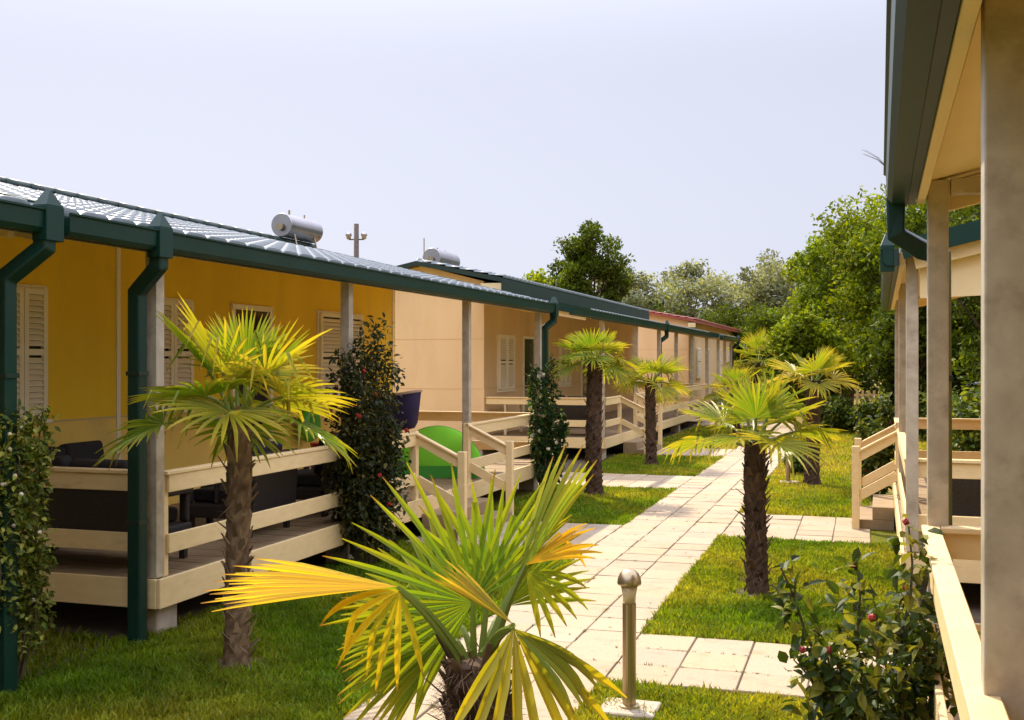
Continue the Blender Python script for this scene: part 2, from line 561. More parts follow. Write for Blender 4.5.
def shutter(mb, x, y0, y1, z0, z1, pitch=.055):
    """louvred leaf on a wall facing +x at x"""
    f = .055
    mb.box(x, y0, z0, x + .035, y0 + f, z1); mb.box(x, y1 - f, z0, x + .035, y1, z1)
    mb.box(x, y0 + f, z0, x + .033, y1 - f, z0 + f); mb.box(x, y0 + f, z1 - f, x + .033, y1 - f, z1)
    mid = (z0 + z1) / 2
    mb.box(x, y0 + f, mid - .03, x + .033, y1 - f, mid + .03)
    z = z0 + f + pitch * .5
    while z < z1 - f - .02:
        if abs(z - mid) > .045:
            mb.add([(x + .002, y0 + f, z + .024), (x + .030, y0 + f, z - .020), (x + .030, y0 + f, z - .012), (x + .002, y0 + f, z + .032),
                    (x + .002, y1 - f, z + .024), (x + .030, y1 - f, z - .020), (x + .030, y1 - f, z - .012), (x + .002, y1 - f, z + .032)],
                   [(0, 1, 2, 3), (7, 6, 5, 4), (0, 4, 5, 1), (1, 5, 6, 2), (2, 6, 7, 3), (3, 7, 4, 0)])
        z += pitch


def window(parent, xw, y0, y1, z0, z1, wallm, mir=None, leaves=2):
    w = MB(mir)
    t_ = .06
    w.box(xw - .02, y0, z0, xw + .03, y0 + t_, z1); w.box(xw - .02, y1 - t_, z0, xw + .03, y1, z1)
    w.box(xw - .02, y0 + t_, z0, xw + .03, y1 - t_, z0 + t_); w.box(xw - .02, y0 + t_, z1 - t_, xw + .03, y1 - t_, z1)
    wo_ = w.build('window', M['white'], parent, bevel=.003)
    p = MB(mir); p.box(xw - .01, y0 + t_, z0 + t_, xw + .006, y1 - t_, z1 - t_); p.build('pane', M['dark'], wo_)
    ym = (y0 + y1) / 2
    if leaves == 2:
        for a, b_ in ((y0 + t_ * .6, ym - .004), (ym + .004, y1 - t_ * .6)):
            s_ = MB(mir); shutter(s_, xw + .032, a, b_, z0 + t_ * .6, z1 - t_ * .6); s_.build('shutter', M['white'], wo_)
    else:
        s_ = MB(mir); shutter(s_, xw + .032, y0 + t_ * .6, y1 - t_ * .6, z0 + t_ * .6, z1 - t_ * .6); s_.build('shutter', M['white'], wo_)
    sl = MB(mir); sl.box(xw - .01, y0 - .03, z0 - .04, xw + .07, y1 + .03, z0 - .002); sl.build('sill', M['white'], wo_, bevel=.003)
    return wo_


def door(parent, xw, y0, y1, z0, z1, mir=None, glazed=True):
    w = MB(mir); t_ = .07
    w.box(xw - .02, y0, z0, xw + .04, y0 + t_, z1); w.box(xw - .02, y1 - t_, z0, xw + .04, y1, z1)
    w.box(xw - .02, y0 + t_, z1 - t_, xw + .04, y1 - t_, z1)
    w.box(xw - .015, y0 + t_, z0, xw + .03, y1 - t_, z0 + .12)
    d = w.build('door', M['white'], parent, bevel=.003)
    p = MB(mir); p.box(xw - .01, y0 + t_, z0 + .12, xw + .008, y1 - t_, z1 - t_); p.build('pane', M['glass'], d)
    h = MB(mir); h.tube([(xw + .04, y1 - .035, z0 + 1.0), (xw + .08, y1 - .035, z0 + 1.0), (xw + .08, y1 - .14, z0 + 1.0)], .009, 6)
    h.build('handle', M['steel'], d)
    return d


def gutter(parent, xo, xi, y0, y1, zb, zt, mir=None, skew=0.0):
    """box gutter, outer face at xo (the +x side), with a rolled lip"""
    prof = [(xi, zb), (xo - .03, zb), (xo - .006, zb + .03), (xo, zt - .02), (xo + .012, zt - .012), (xo + .012, zt), (xo - .012, zt), (xo - .014, zt - .03), (xi, zt - .03)]
    g_ = MB(mir); g_.prism_y(prof, y0, y1)
    if skew:
        g_.v = [(v[0] + (skew * (y1 - v[1]) / (y1 - y0)), v[1], v[2]) for v in g_.v]
    go = g_.build('gutter', M['green'], parent)
    return go


def outlet(parent, xo, xi, y, zb, zt, mir=None):
    """peaked outlet box at a gutter end"""
    o = MB(mir)
    ym = y
    o.box(xi - .012, y - .08, zb - .05, xo + .02, y + .08, zt + .01)
    o.add([(xi - .012, y - .08, zt + .01), (xo + .02, y - .08, zt + .01), (xo + .02, y + .08, zt + .01), (xi - .012, y + .08, zt + .01), (xo - .02, ym, zt + .12), (xi + .02, ym, zt + .12)],
          [(0, 1, 4, 5), (1, 2, 4), (2, 3, 5, 4), (3, 0, 5), (0, 3, 2, 1)])
    return o.build('gutter_outlet', M['green'], parent, bevel=.004)


def downpipe(parent, pts, r=.076, mir=None):
    d = MB(mir); d.tube(pts, r, 4, square=True)
    o = d.build('downpipe', M['green'], parent, bevel=.012, seg=2)
    c = MB(mir)
    for z in (.9, 2.0):
        x, y, _ = pts[-1]
        c.box(x - r * .76, y - r * .76, z, x + r * .76, y + r * .76, z + .03)
    c.build('clamp', M['greend'], o)
    return o


def post(parent, x, y, z0, z1, mir=None, w=.1):
    p = MB(mir); p.box(x - w / 2, y - w / 2, z0, x + w / 2, y + w / 2, z1)
    o = p.build('post', M['galv'], parent, bevel=.006, seg=2)
    return o


def bungalow(loc, label, xw, xb, y0, y1, ry0, ry1, xe, ze, xr, zr, wins, doors, posts, wallm, deckz=.46, mir=None, sidem=None, outlets=(), pipes=(), tile='tile',
             group='bungalows along the paved path', gut=True, main=None, py0=None, py1=None, seams=(), gexts=None, pz0=0.0):
    h = thing('bungalow', loc, label, 'bungalow', group)
    slope = (zr - ze) / (xr - xe)
    zw = ze + slope * (xw - xe) - .03
    # body: gable-ended block
    b_ = MB(mir)
    if main is None:
        zr_, xr_ = zr - .05, xr
        zbk = zr_ + slope * (xr - xb) if False else zr_ - abs(slope) * (abs(xb - xr))
        prof = [(xb, .25), (xw, .25), (xw, zw), (xr_, zr_), (xb, zbk)]
    else:
        xf, zf, xr2, zr2 = main
        prof = [(xb, .25), (xw, .25), (xw, zf - .06), (xr2, zr2 - .08), (xb, zr2 - .08 - (zr2 - zf) / abs(xr2 - xf) * abs(xb - xr2))]
    b_.prism_y(prof, y0, y1)
    b_.build('wall', M[wallm], h)
    pl = MB(mir); pl.box(xb + .06, y0 + .06, 0, xw - .06, y1 - .06, .25); pl.build('plinth', M['conc'], h)
    # horizontal seam strip and vertical trims
    lp = MB(mir); lp.box(xw, y0 + .01, .3, xw + .006, y1 - .01, 1.504); lp.build('lower_cladding', M['lower'] if wallm == 'wall_y' else M['wall_p'], h)  # on ochre walls this band's paler tone is painted bounce light
    if wallm == 'wall_p':
        for zz in (1.5, 2.6):
            g_ = MB(mir); g_.box(xb + .05, y0 - .004, zz, xw - .02, y0 - .0005, zz + .012); g_.build('panel_joint', M['joint'], h)
    st = MB(mir)
    st.box(xw, y0 + .05, 1.505, xw + .012, y1 - .05, 1.525)
    st.build('wall_seam', M['base'], h)
    for ys in seams:
        s_ = MB(mir); s_.box(xw, ys - .03, deckz, xw + .016, ys + .03, zw - .05); s_.build('wall_trim', M['white'], h)
    for w_ in wins: window(h, xw, *w_[:4], M[wallm], mir, *(w_[4:5]))
    for d_ in doors: door(h, xw, *d_, mir)
    # roof
    if tile:
        p0 = ry0 if py0 is None else py0; p1 = ry1 if py1 is None else py1
        xt, zt_ = (xr, zr) if main is None else (xw, ze + slope * (xw - xe))
        ro = tile_sheet(xe, ze, xt, zt_, p0, p1, M[tile], h, mir)
        ce = MB(mir)      # boarded ceiling under the porch roof
        xa = xe - .06
        ce.prism_y([(xt, zt_ - .05), (xa, ze + slope * (xa - xe) - .05), (xa, ze + slope * (xa - xe) - .005), (xt, zt_ - .005)], p0 + .03, p1 - .03)
        ce.build('porch_ceiling', M['soffit'], h)
        if main is None:
            rc = MB(mir)
            y = ry0
            while y < ry1:
                rc.tube([(xr, y, zr + .05), (xr, min(y + .42, ry1), zr + .065)], [.075, .062], 8); y += .40
            rc.build('ridge_cap', M['greend'], h, smooth=True)
            bk = MB(mir)
            bz = zr - abs(slope) * abs(xb - xr)
            bk.prism_y([(xb - .3, bz - .1), (xr, zr - .02), (xr, zr + .03), (xb - .3, bz - .04)], ry0, ry1); bk.build('rear_roof', M['greend'], h)
        # raking trims at both ends
        for yy in (p0, p1):
            rk = MB(mir); rk.beam((xe, yy, ze - .02), (xt, yy, zt_ - .02), .04, .16, (0, 0, 1)); rk.build('verge_board', M['green'], h)
            rf = MB(mir); q = .10 if yy == p0 else -.10
            rf.beam((xe - .1, yy + q, ze - .11), (xt, yy + q, zt_ - .14), .05, .14, (0, 0, 1)); rf.build('rafter', M['cream'], h)
    if main is not None:
        xf, zf, xr2, zr2 = main
        mr_ = MB(mir)
        sl = (zr2 - zf) / (xr2 - xf)
        zb2 = zr2 - abs(sl) * abs(xb - .3 - xr2)
        mr_.prism_y([(xb - .3, zb2), (xb - .3, zb2 - .1), (xr2, zr2 - .1), (xf, zf - .1), (xf, zf), (xr2, zr2)], ry0, ry1)
        mr_.build('main_roof', M['redtile'] if 'red' in label else M['greend'], h)
        tile_sheet(xf + .02, zf, xr2, zr2, ry0 + .05, ry1 - .05, M['redtile'] if 'red' in label else M['tile'], h, mir, name='main_tiles', lift=.0)
        fb = MB(mir); fb.box(xf, ry0, zf - (.12 if 'red' in label else .30), xf + .02, ry1, zf - .02); fb.build('fascia_board', M['redtile' if 'red' in label else 'greend'], h)
        eb = MB(mir); eb.box(xw, ry0 + .02, zf - .30, xf - .002, ry0 + .06, zf - .12); eb.build('eave_box', M['cream'], h)
        if 'red' in label: pass
    # eave
    if gut:
        segs = gexts or [(ry0 if py0 is None else py0, ry1 if py1 is None else py1)]
        for a, c in segs: gutter(h, xe + .15, xe + .068, a, c, ze - .15, ze + .0, mir)
        fa = MB(mir); p0 = ry0 if py0 is None else py0; p1 = ry1 if py1 is None else py1
        fa.box(xe + .022, p0, ze - .155, xe + .064, p1, ze - .01); fa.build('fascia', M['greend'], h)
        bm_ = MB(mir); bm_.box(xe - .034, p0 + .13, ze - .15, xe + .018, p1 - .13, ze - .03); bm_.build('eave_beam', M['cream'], h, bevel=.003)
    for (px_, py_) in posts: post(h, px_, py_, pz0, ze - .035, mir)
    for yo in outlets: outlet(h, xe + .15, xe + .068, yo, ze - .15, ze + .01, mir)
    for p_ in pipes: downpipe(h, p_, mir=mir)
    return h


# the deck: floor boards, skirts, rails, steps
def porch_deck(loc, label, xo, xi, y0, y1, zt=.46, rail=1.26, steps=None, mir=None, zs=None, sx=.60, rposts=(), near=True, far=True, footings=(), cap=True):
    d = thing('porch_deck', loc, label, 'deck', 'cream railed decks of the bungalows')
    f = MB(mir)
    n = int((y1 - y0) / .145)
    wv = (y1 - y0) / n
    for i in range(-1, n + 1):
        if (i < 0 or i == n) and False: continue
        f.box(xi, y0 + i * wv + .003, zt - .03, xo + .028, y0 + (i + 1) * wv - .003, zt + random.uniform(-.002, .002))
    f.build('floor', M['plank'], d)
    jo = MB(mir)
    for k in range(4):
        x = xi + (xo - xi) * (k + .5) / 4
        jo.box(x - .03, y0 + .05, zt - .16, x + .03, y1 - .05, zt - .031)
    jo.build('joist', M['plank'], d)

    def board(a, b_, z0, z1, nm, th=.03):
        m_ = MB(mir); m_.beam((a[0], a[1], (z0 + z1) / 2), (b_[0], b_[1], (z0 + z1) / 2), th, z1 - z0)
        return m_.build(nm, M['cream'], d, bevel=.004)
    spans = [(y0, y1)]
    if steps:
        spans = [(y0, steps[0]), (steps[1], y1)]
        if steps[1] >= y1 - .05: spans = spans[:1]
    e_ = .015
    board((xo + .046, y0 - .165), (xo + .046, y1 + .165), zt - .21, zt + .012, 'skirt_board')
    zz = [(rail - .155, rail - .022, 'top_rail'), (rail - .62, rail - .475, 'mid_rail')]
    for a, b_ in spans:
        for z0, z1, nm in zz: board((xo + .012, a), (xo + .012, b_), z0, z1, nm)
        c = MB(mir); c.box(xo - .05, a - .03, rail - .021, xo + .036, b_ + .03, rail + .008); c.build('rail_cap', M['cream'], d, bevel=.004)
    for on, y, sg in ((near, y0, -1), (far, y1, 1)):
        if not on: continue
        board((xi, y + sg * .163), (xo + .03, y + sg * .163), zt - .21, zt + .012, 'skirt_board')
        for z0, z1, nm in zz: board((xi, y + sg * .012), (xo - .005, y + sg * .012), z0, z1, nm)
        c = MB(mir); c.box(xi, y - .05, rail - .021, xo - .055, y + .05, rail + .008); c.build('rail_cap', M['cream'], d, bevel=.004)
    for x_, y_ in rposts:
        c = MB(mir); c.box(x_ - .04, y_ - .035, zt + .002, x_ + .004 - .008, y_ + .035, rail - .022); c.build('rail_post', M['cream'], d, bevel=.004)
    for x_, y_ in footings:
        c = MB(mir); c.box(x_ - .13, y_ - .13, 0, x_ + .13, y_ + .13, zt - .211); c.build('footing', M['conc'], d, bevel=.01)
    if steps:
        ya, yb = steps
        st = MB(mir)
        st.box(xo + .063, ya + .06, .0, xo + sx + .05, yb - .06, .13)
        st.box(xo + .063, ya + .06, .131, xo + sx * .62, yb - .06, .29)
        st.build('step', M['plank'], d, bevel=.006)
        for yy in (ya, yb):
            h = MB(mir)
            zl = rail - .27
            h.box(xo - .045, yy - .045, zt + .003, xo + .032, yy + .045, rail + .02)
            h.box(xo + sx - .045, yy - .045, 0, xo + sx + .045, yy + .045, zl + .06)
            h.beam((xo + .03, yy, rail - .07), (xo + sx - .04, yy, zl - .07), .034, .12)
            h.beam((xo + .03, yy, rail - .56), (xo + sx - .04, yy, zl - .56), .034, .12)
            h.beam((xo + .0, yy, rail - .0), (xo + sx - .04, yy, zl - .0 + .0), .09, .025)
            h.build('handrail', M['cream'], d, bevel=.004)
    return d


XE = -5.0
# nearest bungalow on the left, only its roof end comes into the picture
bungalow((-7.3, 1, 0), 'nearest left bungalow, only its green gutter end and downpipe show at the frame edge', -7.6, -11.2, -7, 5.2, -7.2, 5.75, XE, 3.06, -9.4, 4.10, [], [],
         [(-5.09, 5.28), (-5.09, 1.5)], 'wall_y', outlets=(5.72,), pipes=([(XE + .1, 5.70, 2.95), (XE + .1, 5.70, 2.82), (-5.11, 5.60, 2.62), (-5.11, 5.60, 0)],))
# first full bungalow
bungalow((-7.3, 11, 0), 'ochre bungalow with pressed tile porch roof and louvred shutters, largest on the left', -7.6, -11.2, 5.9, 17.3, 5.86, 17.75, XE, 3.06, -9.4, 4.10,
         [(8.15, 8.85, 1.55, 2.84), (10.45, 11.3, 1.55, 2.84), (14.45, 15.95, 1.55, 2.86)], [(12.15, 13.15, .47, 2.84)],
         [(-5.09, 7.10), (-5.09, 10.35), (-5.09, 13.98), (-5.09, 17.42)], 'wall_y', seams=(9.95, 17.2),
         gexts=((5.88, 6.8), (6.96, 17.6)), outlets=(6.88, 17.68), pz0=.475,
         pipes=([(XE + .1, 6.88, 2.95), (XE + .1, 6.88, 2.80), (-5.12, 6.93, 2.62), (-5.12, 6.93, 0)],
                [(XE + .1, 17.68, 2.95), (XE + .1, 17.68, 2.78), (-5.02, 17.58, 2.66), (-5.02, 17.58, 0)]))
porch_deck((-6.3, 12, 0), 'cream railed wooden deck of the ochre bungalow with steps to the path', -5.06, -7.58, 7.20, 17.34, steps=(12.1, 13.92),
           rposts=((-5.06, 7.20), (-5.06, 10.45), (-5.06, 17.30)), footings=((-5.22, 7.26), (-5.22, 10.5), (-5.22, 14.1), (-5.22, 17.3)))
# second bungalow
bungalow((-8, 31, 0), 'peach bungalow with blank gable wall facing the ochre one', -7.9, -12.5, 22.8, 39.6, 22.55, 39.8, -5.2, 3.12, -7.9, 3.62,
         [(23.7, 24.9, 1.45, 2.74), (29, 30.2, 1.45, 2.74), (34, 35.2, 1.45, 2.74)], [(25.65, 26.65, .5, 2.74), (31.5, 32.5, .5, 2.74)],
         [(-5.24, 22.75), (-5.24, 26.4), (-5.24, 29.6), (-5.24, 32.5), (-5.24, 35.6), (-5.24, 39.2)], 'wall_p', main=(-7.42, 3.93, -9.4, 4.34), py0=21.5, py1=39.6, deckz=.5,
         gexts=((19.6, 29.9), (30.1, 39.6)), outlets=(30.0,), pz0=.495,
         pipes=([(-5.1, 30.0, 2.95), (-5.1, 30.0, 2.8), (-5.26, 29.85, 2.66), (-5.26, 29.85, 0)],))
porch_deck((-6.6, 30, 0), 'cream railed deck of the peach bungalow behind the dark-trunked palms', -5.21, -7.88, 22.88, 39, zt=.48, rail=1.33, steps=(24.4, 26.2),
           rposts=((-5.21, 29.6), (-5.21, 32.5), (-5.21, 35.6)), footings=((-5.35, 22.95), (-5.35, 28), (-5.35, 33)))
# third bungalow
bungalow((-7, 53, 0), 'far pale bungalow with thin red roof edge at the end of the row', -6.6, -11.5, 44, 62, 43.8, 62.3, -4.9, 3.06, -6.6, 3.4,
         [(46, 47.2, 1.45, 2.7), (53, 54.2, 1.45, 2.7), (57, 58.2, 1.45, 2.7), (59.5, 60.7, 1.45, 2.7)], [(49, 50, .5, 2.7), (55.3, 56.2, .5, 2.7)],
         [(-5.0, 40.5), (-5.0, 42.5), (-5.0, 44.6)], 'wall_p', main=(-6.3, 3.78, -8.6, 4.2), py0=39.95, py1=45.5,
         outlets=(45.4,), pipes=([(-4.8, 45.3, 2.92), (-4.8, 45.3, 2.8), (-5.0, 45.1, 2.66), (-5.0, 45.1, 0)],))

# right-hand side: mirrored
MIR = -4.73
A = bungalow((2.6, 1, 0), 'nearest right bungalow, its galvanised post and green gutter along the frame edge', -7.6, -11.2, -7, 5.6, -7.2, 6.28, XE, 3.06, -9.4, 4.10, [], [],
             [(-5.107, 3.02), (-5.09, 6.02)], 'wall_y', mir=MIR, gut=False, pz0=.475)
gutter(A, XE + .16, XE + .055, -7, 6.25, 2.93, 3.12, MIR)
fa = MB(MIR); fa.box(XE + .012, -7, 2.94, XE + .052, 6.25, 3.08); fa.build('fascia', M['greend'], A)
fa = MB(MIR); fa.box(XE - .034, -7, 2.93, XE + .008, 6.15, 3.06); fa.build('eave_beam', M['soffit'], A, bevel=.003)
fa = MB(MIR); fa.box(-7.6, 5.97, 2.95, -5.15, 6.05, 3.03); fa.build('cross_beam', M['galv'], A, bevel=.003)
downpipe(A, [(XE + .11, 6.18, 2.98), (XE + .11, 6.18, 2.78), (XE - .02, 6.24, 2.70), (-5.12, 6.24, 2.66), (-5.12, 6.24, 0)], .07, MIR)
AD = porch_deck((1.6, 1.5, 0), 'nearest cream deck rail sloping down to the bottom right corner', -5.055, -7.58, -3, 5.98, mir=MIR, near=False)
for o_ in (A, AD):          # this plot stands a hair off the line of the others
    o_.rotation_euler = (0, 0, R(-.85)); o_.location.x -= .066; o_.location.y -= .03
MIR = -4.68
B = bungalow((2.6, 14, 0), 'second right bungalow behind the galvanised posts, its green gutter end above the handrail', -7.6, -11.2, 9.8, 17.6, 9.75, 18.2, XE, 3.06, -9.4, 4.10, [], [],
         [(-5.09, 10.05), (-5.09, 13.9), (-5.09, 17.5)], 'wall_y', mir=MIR, outlets=(9.85,), pz0=.475)
BD = porch_deck((1.6, 13.7, 0), 'right deck with cream stair handrail and dark furniture behind the rose bush', -5.06, -7.58, 10.12, 17.45, steps=(14.4, 15.9), mir=MIR, sx=.52)
bb = MB(MIR); bb.prism_y([(-7.58, 2.72), (-5.15, 2.64), (-5.15, 3.0), (-7.58, 3.4)], 9.93, 9.97)
bb.build('gable_panel', M['soffit'], B)
for o_, yy in ((B, 14), (BD, 13.7)):
    o_.rotation_euler = (0, 0, R(-.85)); o_.location.x -= (yy - 10) * -.0148; o_.location.y -= .03


# ------------------------------------------------------------------ solar heaters, poles, rods
def heater(loc, label, s=1.0):
    h = thing('solar_water_heater', loc, label, 'water heater', 'solar water heaters on the ridges')
    x, y, z = loc
    t_ = MB(); L_ = .62 * s; r_ = .22 * s
    pr = [(-L_ - .012, r_ * .86), (-L_ - .012, r_ * .96), (-L_, r_), (L_, r_), (L_ + .012, r_ * .96), (L_ + .012, r_ * .86)]
    t_.tube([(x, y + a, z + .34) for a, _ in pr], [b_ for _, b_ in pr], 40)
    t_.build('tank', M['tank'], h)
    c = MB(); c.tube([(x, y - L_ - .09, z + .30), (x, y - L_ - .045, z + .30)], .07 * s, 12); c.build('cap', M['steel'], h)
    for yy in (-.4 * s, .4 * s):
        l = MB(); l.tube([(x + .2, y + yy, z - .08), (x + .13, y + yy, z + .2)], .016, 6); l.tube([(x - .2, y + yy, z - .08), (x - .13, y + yy, z + .2)], .016, 6)
        l.tube([(x - .2, y + yy, z - .04), (x + .2, y + yy, z - .04)], .016, 6)
        l.build('stand', M['steel'], h)
    p = MB(); p.tube([(x, y - .3, z + .54), (x, y - .3, z + .62)], .02, 6); p.tube([(x + .02, y + .2, z + .54), (x + .02, y + .2, z + .6)], .015, 6); p.build('valve', M['steel'], h)


heater((-9.35, 17.1, 4.08), 'silver solar tank on the tiled ridge of the ochre bungalow', .9)
heater((-10.1, 25.9, 4.33), 'smaller silver solar tank on the roof of the peach bungalow', 1.1)

up = thing('utility_pole', (-23.2, 48.2, 0), 'dark wooden utility pole with two insulators rising behind the ochre roof', 'pole')
p = MB(); p.tube([(-23.2, 48.2, 0), (-23.2, 48.2, 8.75)], [.15, .12], 10); p.build('pole', M['pole'], up, smooth=True)
p = MB(); p.tube([(-23.55, 48.1, 8.0), (-22.85, 48.3, 8.0)], .035, 6); p.build('crossarm', M['pole'], up)
for q in (-1, 1):
    p = MB(); p.lathe((-23.2 + q * .36, 48.2 + q * .1, 8.0), [(.05, 0), (.12, .06), (.1, .14), (.16, .18), (.13, .3), (.05, .34)], 10); p.build('insulator', M['tank'], up, smooth=True)
for (x, y, z0, z1, lb) in ((-9.6, 23.5, 4.2, 4.95, 'thin antenna rod above the peach gable'), (-9.2, 31, 4.2, 4.75, 'short thin rod standing on the green roof'),
                           (-9.2, 33.5, 4.2, 4.7, 'shortest thin rod farther along the green roof')):
    a_ = MB(); a_.tube([(x, y, z0), (x, y, z1)], .014, 6); tag(a_.build('antenna_rod', M['steel'], origin=(x, y, z0)), lb, 'antenna', 'antenna rods')


# ------------------------------------------------------------------ bollard lamps
def bollard(loc, label):
    b_ = thing('bollard_lamp', loc, label, 'lamp', 'steel bollard lamps beside the path')
    x, y, z = loc
    pd = MB(); pd.box(x - .17, y - .15, 0, x + .17, y + .15, .035); pd.build('base_slab', M['conc'], b_, bevel=.008)
    p = MB(); p.lathe((x, y, z), [(.062, .036), (.062, .046), (.041, .05), (.041, .655)], 20); p.build('post', M['steel'], b_, smooth=False)
    g_ = MB(); g_.lathe((x, y, z), [(.038, .656), (.040, .70), (.052, .765)], 20); g_.build('lamp_glass', M['lamp'], b_, smooth=True)
    c = MB(); c.lathe((x, y, z), [(.070, .766), (.073, .775), (.070, .80), (.058, .83), (.038, .85), (.012, .858)], 20); c.build('cap', M['steel'], b_, smooth=True)
    return b_


b0 = bollard((-1.33, 6.5, 0), 'steel bollard lamp in the foreground on a concrete slab')
b1 = copy_tree(b0, (-1.22, 19.6, 0)); b1['label'] = 'small distant bollard lamp on the lawn right of the path'


# ------------------------------------------------------------------ fan palms
def fan(L, H, D, N, Rr, n, spread, rg, green=(.16, .26, .02), tipc=(.42, .34, .03), droop=.25, kink=.3, yellow=0.0, cup=.12, wmax=.02, fuse=.38):
    H = Vector(H); D = Vector(D).normalized(); N = Vector(N); N = (N - D * N.dot(D)).normalized(); Sd = N.cross(D)
    dth = spread / n
    for i in range(n):
        th = -spread / 2 + (i + .5) * dth + rg.uniform(-.2, .2) * dth
        ln = Rr * (.62 + .38 * math.cos(th * .55)) * rg.uniform(.9, 1.05)
        d = (D * math.cos(th) + Sd * math.sin(th) + N * (cup * abs(math.sin(th)))).normalized()
        w = (Sd * math.cos(th) - D * math.sin(th)).normalized()
        kk = rg.random() < kink; kt = rg.uniform(.55, .8)
        dr = droop * rg.uniform(.6, 1.5)
        tone = rg.uniform(.78, 1.15)
        vs = []; cs = []; pos = H.copy(); prev = 0; dd = d.copy()
        ts = (.006, .2, fuse, .52, .66, .78, .9, 1.0)
        yb = min(1, max(0, yellow + rg.uniform(-.25, .25)))
        for k, t_ in enumerate(ts):
            step = (t_ - prev) * ln; prev = t_
            if t_ > .25: dd = (dd + Vector((0, 0, -1)) * dr * (t_ * .55)).normalized()
            if kk and t_ > kt: dd = (dd * .45 + Vector((0, 0, -1)) * .75).normalized(); kk = False
            pos = pos + dd * step
            r_ = t_ * ln
            hw = min(r_ * math.tan(dth / 2) * 1.02, wmax * rg.uniform(.9, 1.05))
            if t_ > .58: hw *= max(.14, 1 - ((t_ - .58) / .42) ** 1.9)
            nn = (N - dd * N.dot(dd)).normalized()
            ww = dd.cross(nn).normalized()
            vs += [pos + ww * hw + nn * hw * .7, pos - nn * hw * .25, pos - ww * hw + nn * hw * .7]
            mixt = min(1, max(0, yb + max(0, (t_ - .45)) * 1.1 * rg.uniform(.5, 1.2)))
            c = [green[q] * (1 - mixt) + tipc[q] * mixt for q in range(3)]
            if t_ > .95 and rg.random() < .6: c = [.28, .13, .03]
            v_ = tone
            cs += [(c[0] * v_, c[1] * v_, c[2] * v_)] * 3
        fs = []
        for k in range(len(ts) - 1):
            a = k * 3
            fs += [(a, a + 3, a + 4, a + 1), (a + 1, a + 4, a + 5, a + 2)]
        L.add(vs, fs, cs)


def petiole(L, P, H, rg, sag=.05, r=.012, col=(.20, .25, .04)):
    P = Vector(P); H = Vector(H)
    k = 6; pts = []
    for i in range(k + 1):
        t_ = i / k
        p = P.lerp(H, t_); p.z += sag * math.sin(math.pi * t_)
        pts.append(p)
    m_ = MB(); m_.tube(pts, [r * (1.5 - .7 * i / k) for i in range(k + 1)], 5)
    L.add(m_.v, m_.f, [col] * len(m_.v))
    return (pts[-1] - pts[-2]).normalized()


def palm_trunk(parent, c, z1, r0, r1, rg, pale=False, hair=120, stubs=70):
    L = LM()
    x, y, z = c
    n, k = 16, max(10, int(z1 / .05))
    ca, cb = ((.09, .055, .03), (.21, .14, .075)) if pale else ((.045, .028, .018), (.10, .062, .038))
    vs, fs, cs = [], [], []
    ph = rg.uniform(0, 6)
    for i in range(k + 1):
        t_ = i / k
        rad = r0 * (1 - t_) + r1 * t_
        if t_ < .12: rad *= 1 + .35 * (1 - t_ / .12) ** 2
        for j in range(n):
            a = 2 * math.pi * j / n
            rr = rad * (1 + .10 * math.sin(i * 1.9 + j * 2.3 + ph) + rg.uniform(-.07, .07))
            vs.append((x + rr * math.cos(a) + .012 * math.sin(t_ * 5 + ph), y + rr * math.sin(a), z - .03 + (z1 + .03) * t_))
            q = rg.random()
            cs.append(tuple(ca[w] * (1 - q) + cb[w] * q for w in range(3)))
    for i in range(k):
        for j in range(n):
            q = (j + 1) % n
            fs.append((i * n + j, i * n + q, (i + 1) * n + q, (i + 1) * n + j))
    fs.append(tuple(k * n + j for j in range(n)))
    L.add(vs, fs, cs)
    # old leaf bases in a spiral, pointing up and out
    for i in range(stubs):
        t_ = (i + .5) / stubs
        a = i * 2.399
        zz = z + .04 + (z1 - .02) * t_
        rad = (r0 * (1 - t_) + r1 * t_) * .94
        out = Vector((math.cos(a), math.sin(a), 0)); sd = Vector((-math.sin(a), math.cos(a), 0))
        ln = rg.uniform(.06, .14); w = rg.uniform(.018, .034)
        op = rg.uniform(.15, 1.0)
        b0_ = Vector((x, y, zz)) + out * rad
        tip = b0_ + (Vector((0, 0, 1)) * (1 - op * .5) + out * op * .8).normalized() * ln
        th = out * .012
        vs = [b0_ - sd * w, b0_ + sd * w, tip + sd * w * .35, tip - sd * w * .35, b0_ - sd * w - th, b0_ + sd * w - th, tip + sd * w * .3 - th * .5, tip - sd * w * .3 - th * .5]
        q = rg.uniform(.3, 1.5)
        col = tuple(min(.5, cb[w_] * q) for w_ in range(3))
        L.add(vs, [(0, 1, 2, 3), (7, 6, 5, 4), (0, 4, 5, 1), (1, 5, 6, 2), (2, 6, 7, 3), (3, 7, 4, 0)], [col] * 8)
    for i in range(hair):
        t_ = rg.random(); a = rg.uniform(0, 6.283)
        zz = z + .03 + z1 * t_; rad = (r0 * (1 - t_) + r1 * t_)
        out = Vector((math.cos(a), math.sin(a), 0)); sd = Vector((-math.sin(a), math.cos(a), 0))
        p0 = Vector((x, y, zz)) + out * rad * .95
        d = (out * rg.uniform(.2, 1) + Vector((0, 0, rg.uniform(-.9, .9))) + sd * rg.uniform(-.7, .7)).normalized()
        ln = rg.uniform(.04, .13)
        p1 = p0 + d * ln; w = sd * .003
        q = rg.uniform(.6, 2.0)
        L.add([p0 - w, p0 + w, p1 + w * .3, p1 - w * .3], [(0, 1, 2, 3)], [tuple(min(.5, cb[w_] * q) for w_ in range(3))] * 4)
    return L.build('trunk', M['fibre'], parent)


